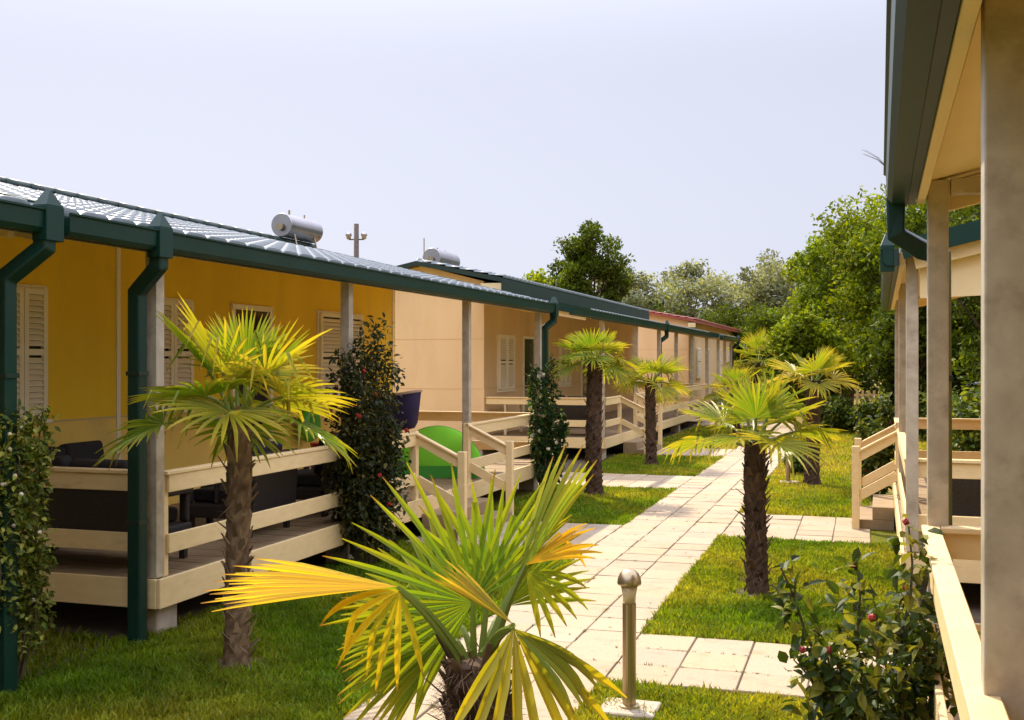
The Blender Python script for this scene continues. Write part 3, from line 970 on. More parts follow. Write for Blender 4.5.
def fan_palm(c, hz, Rr, label, nf=24, seed=1, r0=.1, r1=.09, pale=False, leaflets=30, yellow=.2, lp=.38, hair=120, stubs=70, green=(.15, .25, .02), low=-35, tipc=(.42, .34, .03)):
    rg = random.Random(seed)
    P = thing('fan_palm', c, label, 'palm', 'fan palms in the lawn strips')
    palm_trunk(P, c, hz, r0, r1, rg, pale, hair, stubs)
    x, y, z = c
    for i in range(nf):
        u_ = (i + .5) / nf
        az = i * 2.399 + rg.uniform(-.25, .25)
        el = R(84 - (84 - low) * (u_ ** .9) + rg.uniform(-8, 8))
        out = Vector((math.cos(az), math.sin(az), 0))
        d0 = out * math.cos(el) + Vector((0, 0, math.sin(el)))
        base = Vector((x, y, z + hz - .02 - .06 * u_)) + out * r1 * .6
        ln = lp * Rr / .75 * rg.uniform(.8, 1.15) * (.75 + .35 * u_)
        H = base + d0 * ln; H.z -= .05 * u_
        L = LM()
        dd = petiole(L, base, H, rg, sag=.03)
        D = (dd + Vector((0, 0, -.25 * u_ - .05))).normalized()
        up = Vector((0, 0, 1)) if abs(D.z) < .9 else -out
        up = up + Vector((rg.uniform(-.35, .35), rg.uniform(-.35, .35), 0))
        yl = yellow * (0.3 + 1.3 * u_) if rg.random() < .82 else .6
        fan(L, H, D, up, (Rr - lp * .55) * rg.uniform(.85, 1.1) * (1 if u_ > .15 else .8), leaflets, R(rg.uniform(200, 270)) if u_ > .15 else R(110), rg, green=green, tipc=tipc,
            droop=.05 + .13 * u_, kink=.10 + .15 * u_, yellow=yl, cup=rg.uniform(.05, .3), wmax=.009 + .008 * Rr)
        L.build('frond', M['palm'], P)
    return P


fan_palm((-4.12, 6.69, 0), 1.76, .76, 'tall fan palm with pale stubbed trunk beside the deck of the ochre bungalow', nf=15, seed=5, r0=.082, r1=.078, pale=True, leaflets=24, green=(.125, .225, .012), yellow=.08, stubs=90, lp=.39, low=-2)
fan_palm((-4.03, 16.95, 0), 2.16, .66, 'dark-trunked palm left of the path in front of the white flowering climber', nf=14, seed=9, low=-8, r0=.13, r1=.115, leaflets=22, yellow=.15, stubs=60, lp=.30)
fan_palm((-4.1, 22.2, 0), 1.72, .78, 'palm with thin brown trunk before the steps of the peach bungalow', nf=12, low=-12, seed=14, r0=.11, r1=.10, leaflets=24, yellow=.4, stubs=50, lp=.34)
fan_palm((-.92, 10.2, 0), 1.38, .72, 'palm with spiky dark trunk in the middle of the right lawn', nf=12, seed=21, r0=.095, r1=.092, leaflets=26, yellow=.3, stubs=110, lp=.42, hair=260, low=4)
fan_palm((-.81, 19.5, 0), 1.78, .72, 'farther palm right of the path beside the small bollard lamp', nf=11, seed=33, r0=.13, r1=.12, leaflets=24, yellow=.65, stubs=60, lp=.34, low=12)
fan_palm((-3.4, 31.5, 0), 1.25, .85, 'low green palm half hidden behind the middle palm, by the far end of the path', nf=20, seed=41, r0=.13, r1=.12, leaflets=22, yellow=.1, stubs=30, lp=.4)
fan_palm((-4.1, 46.5, 0), 2.1, 1.3, 'most distant palm against the dark trees at the end of the row', nf=18, seed=44, r0=.13, r1=.12, leaflets=20, yellow=.35, stubs=30, lp=.5)


# foreground palm: each frond placed by hand
def P1():
    rg = random.Random(77)
    c = (-1.50, 4.24, 0)
    P = thing('fan_palm', c, 'foreground fan palm with wide yellow-tipped fronds cut by the bottom edge', 'palm', 'fan palms in the lawn strips')
    palm_trunk(P, c, .88, .145, .125, rg, False, 1800, 110)
    rt = Vector((.953, .303, 0)); fw = Vector((-.303, .953, 0)); up = Vector((0, 0, 1))     # right, away, up as seen from the path
    top = Vector((c[0], c[1], .90))

    def fr(hr, ha, hu, dr, da, du, nr, na, nu, Rr, n=34, spread=200, **k):
        """hub offset and fan direction and normal in (right, away, up)"""
        L = LM()
        H = top + rt * hr + fw * ha + up * hu
        b_ = top + (rt * hr + fw * ha).normalized() * .06 + up * rg.uniform(-.05, .02)
        petiole(L, b_, H, rg, sag=.03, r=.011)
        fan(L, H, rt * dr + fw * da + up * du, rt * nr + fw * na + up * nu, Rr, n, R(spread), rg, wmax=k.pop('wmax', .0135), **k)
        L.build('frond', M['palm'], P)
    Y = (.42, .36, .02)
    G = (.19, .30, .02)
    # big fan facing the camera, fingers up and to the left
    fr(-.02, .08, .20, -.72, .2, .60, .1, -1, .25, .64, 24, 215, droop=.05, kink=.06, yellow=.06, cup=.03, green=G, tipc=Y, wmax=.0135)
    # upright fingers in the middle, a second blade behind
    fr(.05, .20, .24, -.02, .25, 1, .1, -1, .2, .48, 11, 110, droop=.03, kink=.05, yellow=.12, cup=.05, green=G, tipc=Y, wmax=.014)
    # long yellow frond held out flat to the left
    fr(-.32, -.04, .29, -1, .0, .04, .0, -.09, 1, .74, 17, 60, droop=.03, kink=.0, yellow=.95, cup=.02, green=G, tipc=(.62, .41, .015), wmax=.017)
    fr(-.31, -.06, .28, -.35, -.2, -.55, .1, -.8, .5, .40, 7, 120, droop=.35, kink=.2, yellow=.7, cup=.1, green=G, tipc=(.72, .52, .02), wmax=.014)
    # narrow frond up to the right
    fr(.15, .10, .26, .45, .1, .85, -.7, -.55, .3, .64, 8, 32, droop=.02, kink=.05, yellow=.35, cup=.15, green=G, tipc=Y, wmax=.02)
    fr(.20, .06, .36, .85, .0, .42, -.3, -.6, .8, .32, 9, 50, droop=.10, kink=.1, yellow=.95, cup=.1, green=G, tipc=(.72, .44, .02), wmax=.016)
    fr(.20, .06, .34, .6, -.2, -.5, -.2, -.9, .4, .30, 6, 80, droop=.25, kink=.2, yellow=.45, cup=.1, green=G, tipc=Y)
    # frond bending over towards the camera on the right, fingers hanging
    fr(.15, -.24, .17, .22, -.3, -.92, .4, -.8, .4, .60, 9, 112, droop=.10, kink=.1, yellow=.45, cup=.08, green=(.12, .19, .02), tipc=(.66, .50, .03), wmax=.022)
    fr(.15, -.22, .18, -.70, .1, .50, .5, -.55, .8, .36, 8, 30, droop=.0, kink=.0, yellow=.55, cup=.1, green=(.13, .20, .02), tipc=(.66, .42, .03), wmax=.018)
    fr(.14, -.23, .17, .75, -.1, -.5, .2, -.6, .9, .44, 6, 40, droop=.3, kink=.1, yellow=.25, cup=.08, green=(.12, .19, .02), tipc=Y, wmax=.018)
    # fillers behind and below
    fr(-.10, .24, .08, -.85, .3, -.1, .1, -.9, .5, .58, 22, 150, droop=.08, kink=.1, yellow=.10, cup=.1, green=(.15, .25, .02), tipc=Y, wmax=.015)
    fr(-.12, .10, .04, -.9, .1, -.35, .1, -.8, .6, .52, 17, 90, droop=.12, kink=.15, yellow=.12, cup=.1, green=(.13, .22, .02), tipc=Y, wmax=.015)
    fr(.12, .28, .14, .45, .4, .6, -.2, -.8, .6, .40, 15, 120, droop=.1, kink=.1, yellow=.2, cup=.1, green=G, tipc=Y)


P1()


# ------------------------------------------------------------------ shrubs
def leafy(L, p, d, nrm, ln, w, col, rg):
    """one folded pointed leaf"""
    d = d.normalized(); s_ = d.cross(nrm)
    if s_.length < 1e-3: s_ = d.cross(Vector((1, 0, 0)))
    s_.normalize(); n_ = s_.cross(d)
    up_ = n_ * w * .32
    a = p; t_ = p + d * ln - n_ * ln * .14
    m1 = p + d * ln * .28; m2 = p + d * ln * .62 - n_ * ln * .04
    L.add([a, m1 + s_ * w * .86 + up_, m2 + s_ * w * .80 + up_ * .9, t_, m2 - s_ * w * .80 + up_ * .9, m1 - s_ * w * .86 + up_, m1, m2],
          [(0, 6, 1), (1, 6, 7, 2), (2, 7, 3), (0, 5, 6), (5, 4, 7, 6), (4, 3, 7)], [col] * 8)


def rand_unit(rg):
    while True:
        v = Vector((rg.uniform(-1, 1), rg.uniform(-1, 1), rg.uniform(-1, 1)))
        if .05 < v.length < 1: return v.normalized()


def shrub(name, c, H, Wd, label, cat, nst=9, per=110, ln=.06, seed=1, cols=((.03, .06, .012), (.07, .11, .015)), lit=.15, flowers=0, fcol=(.45, .02, .03), ffr=.03, taper=.4, spr=.38, base=.15, tall=False, group=None, fspread=.7):
    rg = random.Random(seed)
    T = thing(name, c, label, cat, group)
    st = MB(); L = LM(); fl = LM()
    C = Vector(c)
    tips = []; spots = []
    for i in range(nst):
        az = i * 2.399 + rg.uniform(-.4, .4)
        reach = Wd * rg.uniform(.35, 1.0); hh = H * rg.uniform(.5, 1.0)
        if i == 0: reach = .1; hh = H
        out = Vector((math.cos(az), math.sin(az), 0))
        pts = []
        k = 9
        for j in range(k + 1):
            t_ = j / k
            rr = reach * (t_ ** (taper if tall else 1.2))
            pts.append(C + out * (.04 + rr) + Vector((rg.uniform(-.02, .02), rg.uniform(-.02, .02), hh * t_)))
        st.tube(pts, [.013 * (1 - .75 * j / k) * (1 + H * .15) for j in range(k + 1)], 5)
        tips.append((pts[-1], out))
        for q in range(per):
            t_ = base + (1 - base) * rg.random() ** .8
            j = min(k - 1, int(t_ * k)); p = pts[j].lerp(pts[j + 1], t_ * k - j)
            sp = Wd * spr * (1.0 - .5 * abs(t_ - .5))
            rd = rand_unit(rg); rd.z *= .7
            off = rd * sp * rg.random() ** .5
            p = p + off
            if p.z < .05: continue
            if off.length > sp * .6 and t_ > .35: spots.append(p.copy())
            cc = cols[0] if rg.random() > lit else cols[1]
            v_ = rg.uniform(.65, 1.45)
            col = (cc[0] * v_, cc[1] * v_, cc[2] * v_)
            d = (rand_unit(rg) + off.normalized() * .6 + Vector((0, 0, -.15)))
            leafy(L, p, d, (Vector((0, 0, 1)) + rand_unit(rg) * .7), ln * rg.uniform(.6, 1.3), ln * rg.uniform(.24, .36), col, rg)
        # twigs
        for q in range(5):
            j = rg.randint(3, k - 1); d = (rand_unit(rg) + Vector((0, 0, .6))).normalized()
            st.tube([pts[j], pts[j] + d * Wd * .3], [.006, .003], 4)
    st.build('stems', M['stem'], T)
    L.build('foliage', M['leaf'], T)
    for i in range(flowers):
        if i < len(tips) and not tall: p = tips[i][0] + Vector((rg.uniform(-.03, .03), rg.uniform(-.03, .03), rg.uniform(0, .04)))
        else:
            near = sorted(rg.sample(spots, 4), key=lambda q_: (q_ - C).x * .2 - (q_ - C).y)    # some on the outside of the bush
            p = near[-1]
        L2 = LM()
        for q in range(16):
            d = (rand_unit(rg) + Vector((0, 0, .5))).normalized()
            s_ = ffr * (1 - .035 * q)
            v_ = rg.uniform(.6, 1.3)
            ax = d.cross(Vector((.3, .2, 1))).normalized()
            ay = d.cross(ax)
            pp = p + d * s_ * .45
            L2.add([pp - ax * s_ * .7 - d * s_ * .4, pp + ay * s_ * .55, pp + ax * s_ * .7 - d * s_ * .4, pp - ay * s_ * .55, pp + d * s_ * .3],
                   [(0, 1, 4), (1, 2, 4), (2, 3, 4), (3, 0, 4)], [(fcol[0] * v_, fcol[1] * v_, fcol[2] * v_)] * 5)
        L2.build('bloom', M['petal'], T)
    return T


DK = ((.022, .045, .012), (.06, .09, .015))
shrub('rose_bush', (.07, 5.0, 0), 1.40, .36, 'red rose bush in front of the right deck rail', 'rose bush', nst=16, per=165, ln=.072, seed=3, cols=((.04, .065, .010), (.20, .20, .03)), lit=.38, flowers=8, fcol=(.38, .05, .05), ffr=.026, base=.12)
shrub('climbing_rose', (-4.82, 10.25, 0), 2.5, .30, 'tall dark climbing rose with red blooms on the second post', 'rose', spr=.75, nst=13, per=640, ln=.065, seed=8, cols=((.03, .04, .012), (.12, .10, .02)), lit=.2, flowers=12, fcol=(.4, .03, .02), ffr=.04, tall=True, fspread=1.6)
shrub('climbing_shrub', (-4.85, 17.0, 0), 2.15, .3, 'white-flowered green climber at the far post of the ochre bungalow', 'shrub', nst=9, per=300, ln=.085, seed=12, cols=((.02, .05, .012), (.07, .13, .02)), lit=.3, flowers=18, fcol=(.85, .8, .62), ffr=.06, tall=True, fspread=1.35)
shrub('jasmine_bush', (-5.2, 5.66, 0), 1.82, .30, 'light-speckled shrub at the left frame edge', 'shrub', nst=12, per=420, ln=.05, seed=17, cols=((.07, .10, .010), (.24, .25, .04)), lit=.4, flowers=40, fcol=(.75, .68, .5), ffr=.022, tall=True, base=.25, fspread=1.3)
shrub('garden_shrub', (.2, 17.6, 0), 1.6, .2, 'leafy shrub behind the right stair handrail', 'shrub', nst=9, per=240, ln=.1, seed=19, cols=((.045, .07, .010), (.16, .18, .03)), lit=.35, flowers=5, fcol=(.5, .04, .12), ffr=.05, tall=True)
shrub('garden_shrub', (-1.15, 21.2, 0), .45, .22, 'low round shrub on the right lawn by the distant bollard', 'shrub', nst=10, per=160, ln=.08, seed=23, cols=((.05, .09, .014), (.12, .17, .03)), lit=.3)
for i, (x, y, h_, w_, lb) in enumerate((( -.7, 34, 1.0, .6, 'bushy green shrub at the left end of the far right border'), (.6, 33.0, 1.1, .7, 'dark shrub in the middle of the far right border'),
                                       (2.0, 31.0, 1.3, .8, 'reddish-stemmed shrub at the right end of the far border'), (2.3, 22.5, 1.7, 1.0, 'shadowed shrub seen between the galvanised posts'))):
    shrub('border_shrub', (x, y, 0), h_, w_, lb, 'shrub', nst=13, per=260, ln=.15, seed=50 + i, cols=((.045, .075, .008), (.16, .19, .02)), lit=.4, tall=True, group='border shrubs beyond the right lawn')


# ------------------------------------------------------------------ trees
def tree(name, c, H, Rc, label, seed, nb=26, leaves=9000, lsz=.16, cols=((.04, .07, .012), (.10, .14, .02)), trunk_r=.16, cz=.62, sq=.8, blob=.34, matt='treeleaf', group=None, gap=0.0, bark='bark'):
    rg = np.random.default_rng(seed); pr = random.Random(seed)
    T = thing(name, c, label, 'tree', group)
    ctr = np.array([0, 0, H * cz]); rad = np.array([Rc, Rc, H * (1 - cz)])
    d = rg.normal(size=(nb, 3)); d /= np.linalg.norm(d, axis=1)[:, None]
    rr = rg.uniform(.25, .86, size=(nb, 1)) ** .8
    B = ctr + d * rr * rad
    br = Rc * blob * rg.uniform(.65, 1.3, nb)
    st = MB()
    C = Vector(c)
    lean = Vector((pr.uniform(-.2, .2), pr.uniform(-.2, .2), 0))
    tz = H * .5
    st.tube([C, C + lean * .5 + Vector((0, 0, tz * .5)), C + lean + Vector((0, 0, tz)), C + lean + Vector((0, 0, H * .8))], [trunk_r * 1.25, trunk_r, trunk_r * .75, trunk_r * .2], 8)
    st.build('trunk', M[bark], T, smooth=True)
    lb_ = MB()
    for i in range(nb):
        e_ = C + Vector(B[i]); s_ = C + lean * .8 + Vector((0, 0, H * pr.uniform(.25, .6)))
        md = s_.lerp(e_, .5) + Vector((0, 0, -.05 * H))
        lb_.tube([s_, md, e_], [trunk_r * .4, trunk_r * .25, trunk_r * .08], 5)
    lb_.build('limbs', M[bark], T)
    per = leaves // nb
    P_, Ccol = [], []
    for i in range(nb):
        q = rg.normal(size=(per, 3)); q /= np.linalg.norm(q, axis=1)[:, None]
        rads = br[i] * rg.uniform(.35, 1.12, size=(per, 1)) ** .6
        # break every blob up into smaller tufts
        q = q + .28 * np.sin(q[:, [1, 2, 0]] * 7 + i)
        pts = B[i] + q * rads * np.array([1, 1, sq])
        P_.append(pts)
        tone = rg.uniform(.6, 1.5)
        mixv = np.clip(rg.normal(.45, .35, size=(per, 1)), 0, 1)
        col = (np.array(cols[0]) * (1 - mixv) + np.array(cols[1]) * mixv) * tone * rg.uniform(.75, 1.25, size=(per, 1))
        Ccol.append(col)
    P_ = np.concatenate(P_); Ccol = np.concatenate(Ccol)
    n = len(P_)
    a = rg.normal(size=(n, 3)); a /= np.linalg.norm(a, axis=1)[:, None]
    b_ = rg.normal(size=(n, 3)); b_ -= a * (a * b_).sum(1)[:, None]; b_ /= np.linalg.norm(b_, axis=1)[:, None]
    s_ = lsz * rg.uniform(.55, 1.3, size=(n, 1))
    V = np.stack([P_ - a * s_, P_ + b_ * s_ * .45, P_ + a * s_, P_ - b_ * s_ * .45], 1).reshape(-1, 3)
    V += np.array(c)
    F = np.arange(4 * n).reshape(n, 4)
    np_mesh('crown', V, F, np.repeat(Ccol, 4, 0), M[matt], T)
    return T


GA = ((.04, .075, .004), (.17, .22, .008))
GB = ((.065, .105, .005), (.24, .28, .010))
GD = ((.028, .05, .005), (.10, .13, .008))
GO = ((.15, .175, .10), (.30, .31, .19))
tree('evergreen_tree', (-15.0, 62, 0), 10.2, 2.5, 'dark round evergreen tree rising behind the peach roof', 101, nb=60, leaves=26000, lsz=.12, cols=((.035, .065, .006), (.13, .17, .012)), cz=.64, blob=.27)
tree('evergreen_tree', (-18.4, 63, 0), 8.2, 2.2, 'shorter yellowish tree at the left foot of the dark evergreen', 102, nb=22, leaves=8000, lsz=.17, cols=GB)
for i, (x, y, h_, r_, lb) in enumerate(((-19.5, 92, 10.6, 4.6, 'pale olive poplar nearest the dark evergreen'), (-14.0, 95, 11.2, 5.6, 'wide pale olive poplar in the gap behind the roofs'),
                                       (-7.0, 98, 12.0, 5.6, 'pale olive poplar left of the bright green trees'), (-1.5, 96, 12.6, 5.2, 'pale olive poplar partly covered by the bright green trees'))):
    tree('poplar_tree', (x, y, 0), h_, r_, lb, 120 + i, nb=80, leaves=18000, lsz=.17, cols=GO, cz=.58, blob=.2, group='pale trees on the skyline', bark='barkpale')
right = [(-6.6, 64, 5.6, 2.9, GD, 'dark low tree closing the end of the path'), (-4.4, 60, 5.6, 2.3, GA, 'mid green tree behind the far palms'),
         (-1.5, 52, 8.4, 2.2, GB, 'bright green tree at the left of the big tree group'), (-.5, 43, 8.3, 2.2, GA, 'tall leafy tree of the big group, in front'),
         (1.0, 40, 9.6, 2.6, GB, 'tallest bright tree just left of the green gutter'), (2.9, 37, 9.2, 3.0, GA, 'leafy tree seen past the gutter of the second right bungalow'),
         (4.2, 31, 8.2, 2.8, GD, 'dark tree filling the gap between the posts'), (6.8, 36, 9.0, 3.2, GD, 'dark tree at the right edge behind the near post'),
         (-1.6, 36, 3.6, 1.5, GB, 'small bright tree standing before the group'), (1.4, 33.5, 4.4, 1.6, GD, 'small dark tree in front of the group'), (2.6, 44, 7.0, 3.2, GD, 'shaded tree at the back of the group')]
for i, (x, y, h_, r_, cc, lb) in enumerate(right):
    tree('broadleaf_tree', (x, y, 0), h_, r_, lb, 140 + i, nb=64, leaves=24000, lsz=.095, cols=cc, cz=.55, blob=.28, group='green trees beyond the right lawn')
for i, (x, y, h_, r_) in enumerate(((-14, 74, 5.2, 4), (-8, 76, 5, 4.2), (-2, 72, 5.2, 4.2), (4, 66, 6.5, 4.4), (9, 58, 7.5, 4.4), (10, 46, 8, 4))):
    tree('hedge_tree', (x, y, 0), h_, r_, ('leftmost', 'second from left', 'third from left', 'fourth from left', 'fifth from left', 'rightmost')[i] + ' tree of the low dark belt closing the view', 170 + i, nb=30, leaves=9000, lsz=.22, cols=GD, cz=.42, blob=.4, group='low tree belt at the back')
# bare twigs above the trees
tw = MB(); rg = random.Random(4)
for i in range(5):
    a = Vector((1.0, 40, 8.6)); b_ = a + Vector((rg.uniform(-1.2, 0), rg.uniform(-.3, .3), rg.uniform(.5, 1.3)))
    tw.tube([a, a.lerp(b_, .5) + Vector((0, 0, .12)), b_], [.010, .007, .004], 4)
tw.build('bare_twigs', M['bark'], bpy.data.objects['broadleaf_tree.004'])


# ------------------------------------------------------------------ grass blades
TRUNKS = [(-4.12, 6.69), (-4.03, 16.95), (-4.1, 22.2), (-.92, 10.2), (-.81, 19.5), (-1.5, 4.24)]
rg = random.Random(3)
for (tx_, ty_) in TRUNKS:
    vs = [(tx_ + math.cos(k / 18 * 6.283) * (.22 + rg.uniform(-.05, .07)), ty_ + math.sin(k / 18 * 6.283) * (.22 + rg.uniform(-.05, .07)), .006) for k in range(18)]
    MB().add(vs, [tuple(range(18))]).build('bare_soil', M['soil'])['kind'] = 'structure'


def blades():
    zones = [  # x0, x1, y0, y1, blades, height, dryness
        (-1.635, .42, 5.2, 7.05, 21000, .045, .35), (-1.635, .42, 8.38, 13.24, 44000, .05, .25), (-1.635, .1, 15.42, 20.5, 15000, .05, .38), (-1.6, 2.0, 20.5, 35.5, 26000, .06, .75),
        (-5.2, -2.885, 4.6, 8.3, 60000, .06, .22), (-5.2, -2.885, 8.3, 11.65, 26000, .06, .22), (-4.95, -2.885, 13.84, 17.98, 20000, .05, .25), (-5.2, -2.885, 20.2, 24.48, 13000, .05, .3),
        (-5.1, -2.885, 26.7, 36.2, 9000, .06, .4), (-7.5, -5.2, 5.0, 7.0, 9000, .07, .2)]
    Vs, Cs = [], []
    for (x0, x1, y0, y1, n, h_, dry) in zones:
        x = RNG.uniform(x0, x1, n); y = RNG.uniform(y0, y1, n)
        # overhang the paving edge a little, raggedly
        clump = np.sin(x * 9 + 3 * np.sin(y * 5)) * np.sin(y * 8 + 2 * np.sin(x * 6))
        hh = h_ * RNG.uniform(.45, 1.25, n) * (1 + .35 * clump)
        for (tx_, ty_) in TRUNKS:
            dd_ = np.hypot(x - tx_, y - ty_)
            hh = np.where(dd_ < .20 + .06 * np.sin(7 * np.arctan2(y - ty_, x - tx_)), hh * .15, hh)
        a = RNG.uniform(0, 2 * np.pi, n); w = .0035 + .0022 * RNG.random(n) + .00022 * y
        lean = RNG.uniform(.1, .9, n) * hh; la = RNG.uniform(0, 2 * np.pi, n)
        wx, wy = np.cos(a) * w, np.sin(a) * w
        z0 = np.full(n, .0)
        tx, ty = x + np.cos(la) * lean, y + np.sin(la) * lean
        mxp, myp = x + np.cos(la) * lean * .3, y + np.sin(la) * lean * .3
        V = np.stack([np.stack([x - wx, y - wy, z0], 1), np.stack([x + wx, y + wy, z0], 1),
                      np.stack([mxp + wx * .8, myp + wy * .8, hh * .6], 1), np.stack([mxp - wx * .8, myp - wy * .8, hh * .6], 1),
                      np.stack([tx, ty, hh], 1)], 1)
        Vs.append(V.reshape(-1, 3))
        dn = np.clip(dry + .35 * np.sin(x * 2.1 + 1.3 * np.sin(y * 1.7)) * np.sin(y * 1.6 + x) + RNG.normal(0, .16, n), 0, 1)[:, None]
        g0 = np.array([.105, .190, .004]); g1 = np.array([.37, .31, .03])
        c = (g0 * (1 - dn) + g1 * dn) * RNG.uniform(.6, 1.45, (n, 1)) * (1 + .22 * np.sin(x * 5.3 + 2 * np.sin(y * 3.1)) * np.sin(y * 6.1 + 1.7 * np.sin(x * 4.4)))[:, None]
        Cs.append(np.repeat(c, 5, 0))
    V = np.concatenate(Vs); C = np.concatenate(Cs)
    n = len(V) // 5
    b_ = np.arange(n)[:, None] * 5
    F = np.concatenate([b_ + np.array([[0, 1, 2]]), b_ + np.array([[0, 2, 3]]), b_ + np.array([[3, 2, 4]])])
    o = np_mesh('grass', V, F, C, M['grass'], nside=3)
    tag(o, 'short lawn grass, green with dry patches, along the path', 'grass', kind='stuff')


blades()
# little weeds and moss in the paving joints
wd = []; wc = []
for k in range(420):
    if RNG.random() < .5:
        x = PX0 + S * RNG.integers(0, 4) + RNG.normal(0, .006); y = RNG.uniform(4.5, 20)
    elif RNG.random() < .5:
        x = RNG.uniform(PX1, .4); y = 7.07 + S * RNG.integers(0, 4) + RNG.normal(0, .006)
    else:
        x = RNG.uniform(PX0, PX1); y = 2.77 + S * RNG.integers(5, 40)
    for q in range(10):
        a = RNG.uniform(0, 6.28); l = RNG.uniform(.008, .026); px_, py_ = x + RNG.normal(0, .012), y + RNG.normal(0, .012)
        dx, dy = math.cos(a), math.sin(a)
        wd += [(px_ - dy * .003, py_ + dx * .003, .012), (px_ + dy * .003, py_ - dx * .003, .012), (px_ + dx * l, py_ + dy * l, .012 + l * .8)]
        v_ = RNG.uniform(.6, 1.3)
        wc += [(.11 * v_, .13 * v_, .015 * v_)] * 3
wd = np.array(wd); F = np.arange(len(wd)).reshape(-1, 3)
tag(np_mesh('joint_weeds', wd, F, np.array(wc), M['grass'], nside=3), 'tiny weeds growing in the joints of the paving slabs', 'weeds', kind='stuff')


# fallen leaves on the paving and lawn
Ld = LM(); rg = random.Random(91)
for k in range(150):
    x = rg.uniform(-4.6, .1); y = rg.uniform(5, 20)
    z = .03 if not (PX0 < x < PX1) else .021
    a = rg.uniform(0, 6.28); q = rg.uniform(.5, 1.3)
    leafy(Ld, Vector((x, y, z)), Vector((math.cos(a), math.sin(a), rg.uniform(0, .25))), Vector((0, 0, 1)), rg.uniform(.02, .05), rg.uniform(.006, .014), (.20 * q, .12 * q, .04 * q), rg)
tag(Ld.build('fallen_leaves', M['leaf']), 'scattered dry brown leaf bits on the paving and lawn', 'leaves', kind='stuff')


# ------------------------------------------------------------------ furniture on the decks
def rattan_sofa(loc, w, label, rz=0.0, cat='sofa'):
    """faces +x before turning; w along y"""
    s_ = thing('rattan_' + cat, (0, 0, 0), label, cat, 'dark rattan seats on the decks')
    b_ = MB(); b_.box(-.36, -w / 2, .17, .36, w / 2, .30); b_.build('base', M['rattan'], s_, bevel=.02, seg=2)
    bk = MB(); bk.prism_y([(-.40, .17), (-.28, .17), (-.34, .78), (-.44, .78)], -w / 2, w / 2); bk.build('backrest', M['rattan'], s_, bevel=.02, seg=2)
    for sg in (-1, 1):
        a = MB(); y0 = sg * (w / 2 + .01); y1 = sg * (w / 2 - .11); ya_, yb_ = min(y0, y1), max(y0, y1); a.box(-.30, ya_, .54, .36, yb_, .60); a.box(.29, ya_ + .02, .301, .345, yb_ - .02, .539); a.box(.0, ya_ + .03, .301, .04, yb_ - .03, .539); a.build('armrest', M['rattan'], s_, bevel=.02, seg=2)
    n = max(1, round((w - .22) / .62)); cw = (w - .24) / n
    for i in range(n):
        y0 = -w / 2 + .12 + i * cw
        c = MB(); c.box(-.24, y0 + .005, .302, .35, y0 + cw - .005, .42); c.build('seat_cushion', M['cushion'], s_, bevel=.03, seg=3)
        c = MB(); tl = (i % 2) * .03
        c.beam((-.24, y0 + .01, .64 + tl), (-.24, y0 + cw - .01, .64 - tl), .13, .44, (-.2, 0, 1)); c.build('back_cushion', M['cushion'], s_, bevel=.04, seg=3)
    for x in (-.32, .3):
        for y in (-w / 2 + .05, w / 2 - .05):
            l = MB(); l.box(x - .025, y - .025, 0, x + .025, y + .025, .169); l.build('leg', M['rattan'], s_)
    s_.location = loc; s_.rotation_euler = (0, 0, rz)
    return s_


def slat_table(loc, w, d, h, label, top='rattan', leg='rattan'):
    t_ = thing('table', (0, 0, 0), label, 'table')
    m_ = MB(); m_.box(-w / 2, -d / 2, h - .04, w / 2, d / 2, h); m_.build('tabletop', M[top], t_, bevel=.008)
    for x in (-1, 1):
        for y in (-1, 1):
            l = MB(); l.box(x * (w / 2 - .06) - .025, y * (d / 2 - .06) - .025, 0, x * (w / 2 - .06) + .025, y * (d / 2 - .06) + .025, h - .041); l.build('leg', M[leg], t_)
    t_.location = loc
    return t_


DZ = .465
rattan_sofa((-6.95, 8.35, DZ), 1.9, 'dark rattan sofa under the louvred window at the left end of the deck', 0)
rattan_sofa((-6.05, 7.62, DZ), 1.4, 'dark rattan sofa with its back to the near deck rail', R(90))
rattan_sofa((-5.75, 9.35, DZ), .8, 'dark rattan armchair right behind the first galvanised post', R(180), 'armchair')
rattan_sofa((-5.75, 10.9, DZ), .9, 'dark rattan armchair beside the climbing rose', R(180), 'armchair')
slat_table((-6.6, 10.1, DZ), .7, .9, .42, 'low dark table between the rattan seats')
rattan_sofa((-6.2, 23.7, .485), 1.3, 'dark seat on the deck of the peach bungalow behind the near rail', R(90))
slat_table((-7.2, 23.8, .485), .8, 1.3, .74, 'pale table on the deck of the peach bungalow below the shutters', 'white', 'white')
rattan_sofa((1.4, 10.75, DZ), 1.9, 'dark sofa on the right deck seen between the galvanised posts', R(90)).scale = (.84, .84, .84)

# green ball-shaped float hung on the wall, toy ball
fl = thing('inflatable_ring', (-7.42, 13.9, 1.25), 'round green inflatable hanging on the ochre wall left of the climbing rose', 'inflatable')
m_ = MB()
k = 20
vs = []; fs = []
for i in range(k):
    a = 2 * math.pi * i / k
    for j in range(10):
        b_ = 2 * math.pi * j / 10
        rr = .17 + .085 * math.cos(b_)
        vs.append((-7.42 + .085 * math.sin(b_), 13.9 + rr * math.cos(a), 1.22 + rr * math.sin(a)))
for i in range(k):
    for j in range(10):
        fs.append((i * 10 + j, ((i + 1) % k) * 10 + j, ((i + 1) % k) * 10 + (j + 1) % 10, i * 10 + (j + 1) % 10))
m_.add(vs, fs); m_.build('ring', M['ballg'], fl, smooth=True)
m_ = MB(); m_.tube([(-7.46, 13.9, 1.22), (-7.34, 13.9, 1.22)], .12, 14); m_.build('seat', M['tentd'], fl, smooth=False)
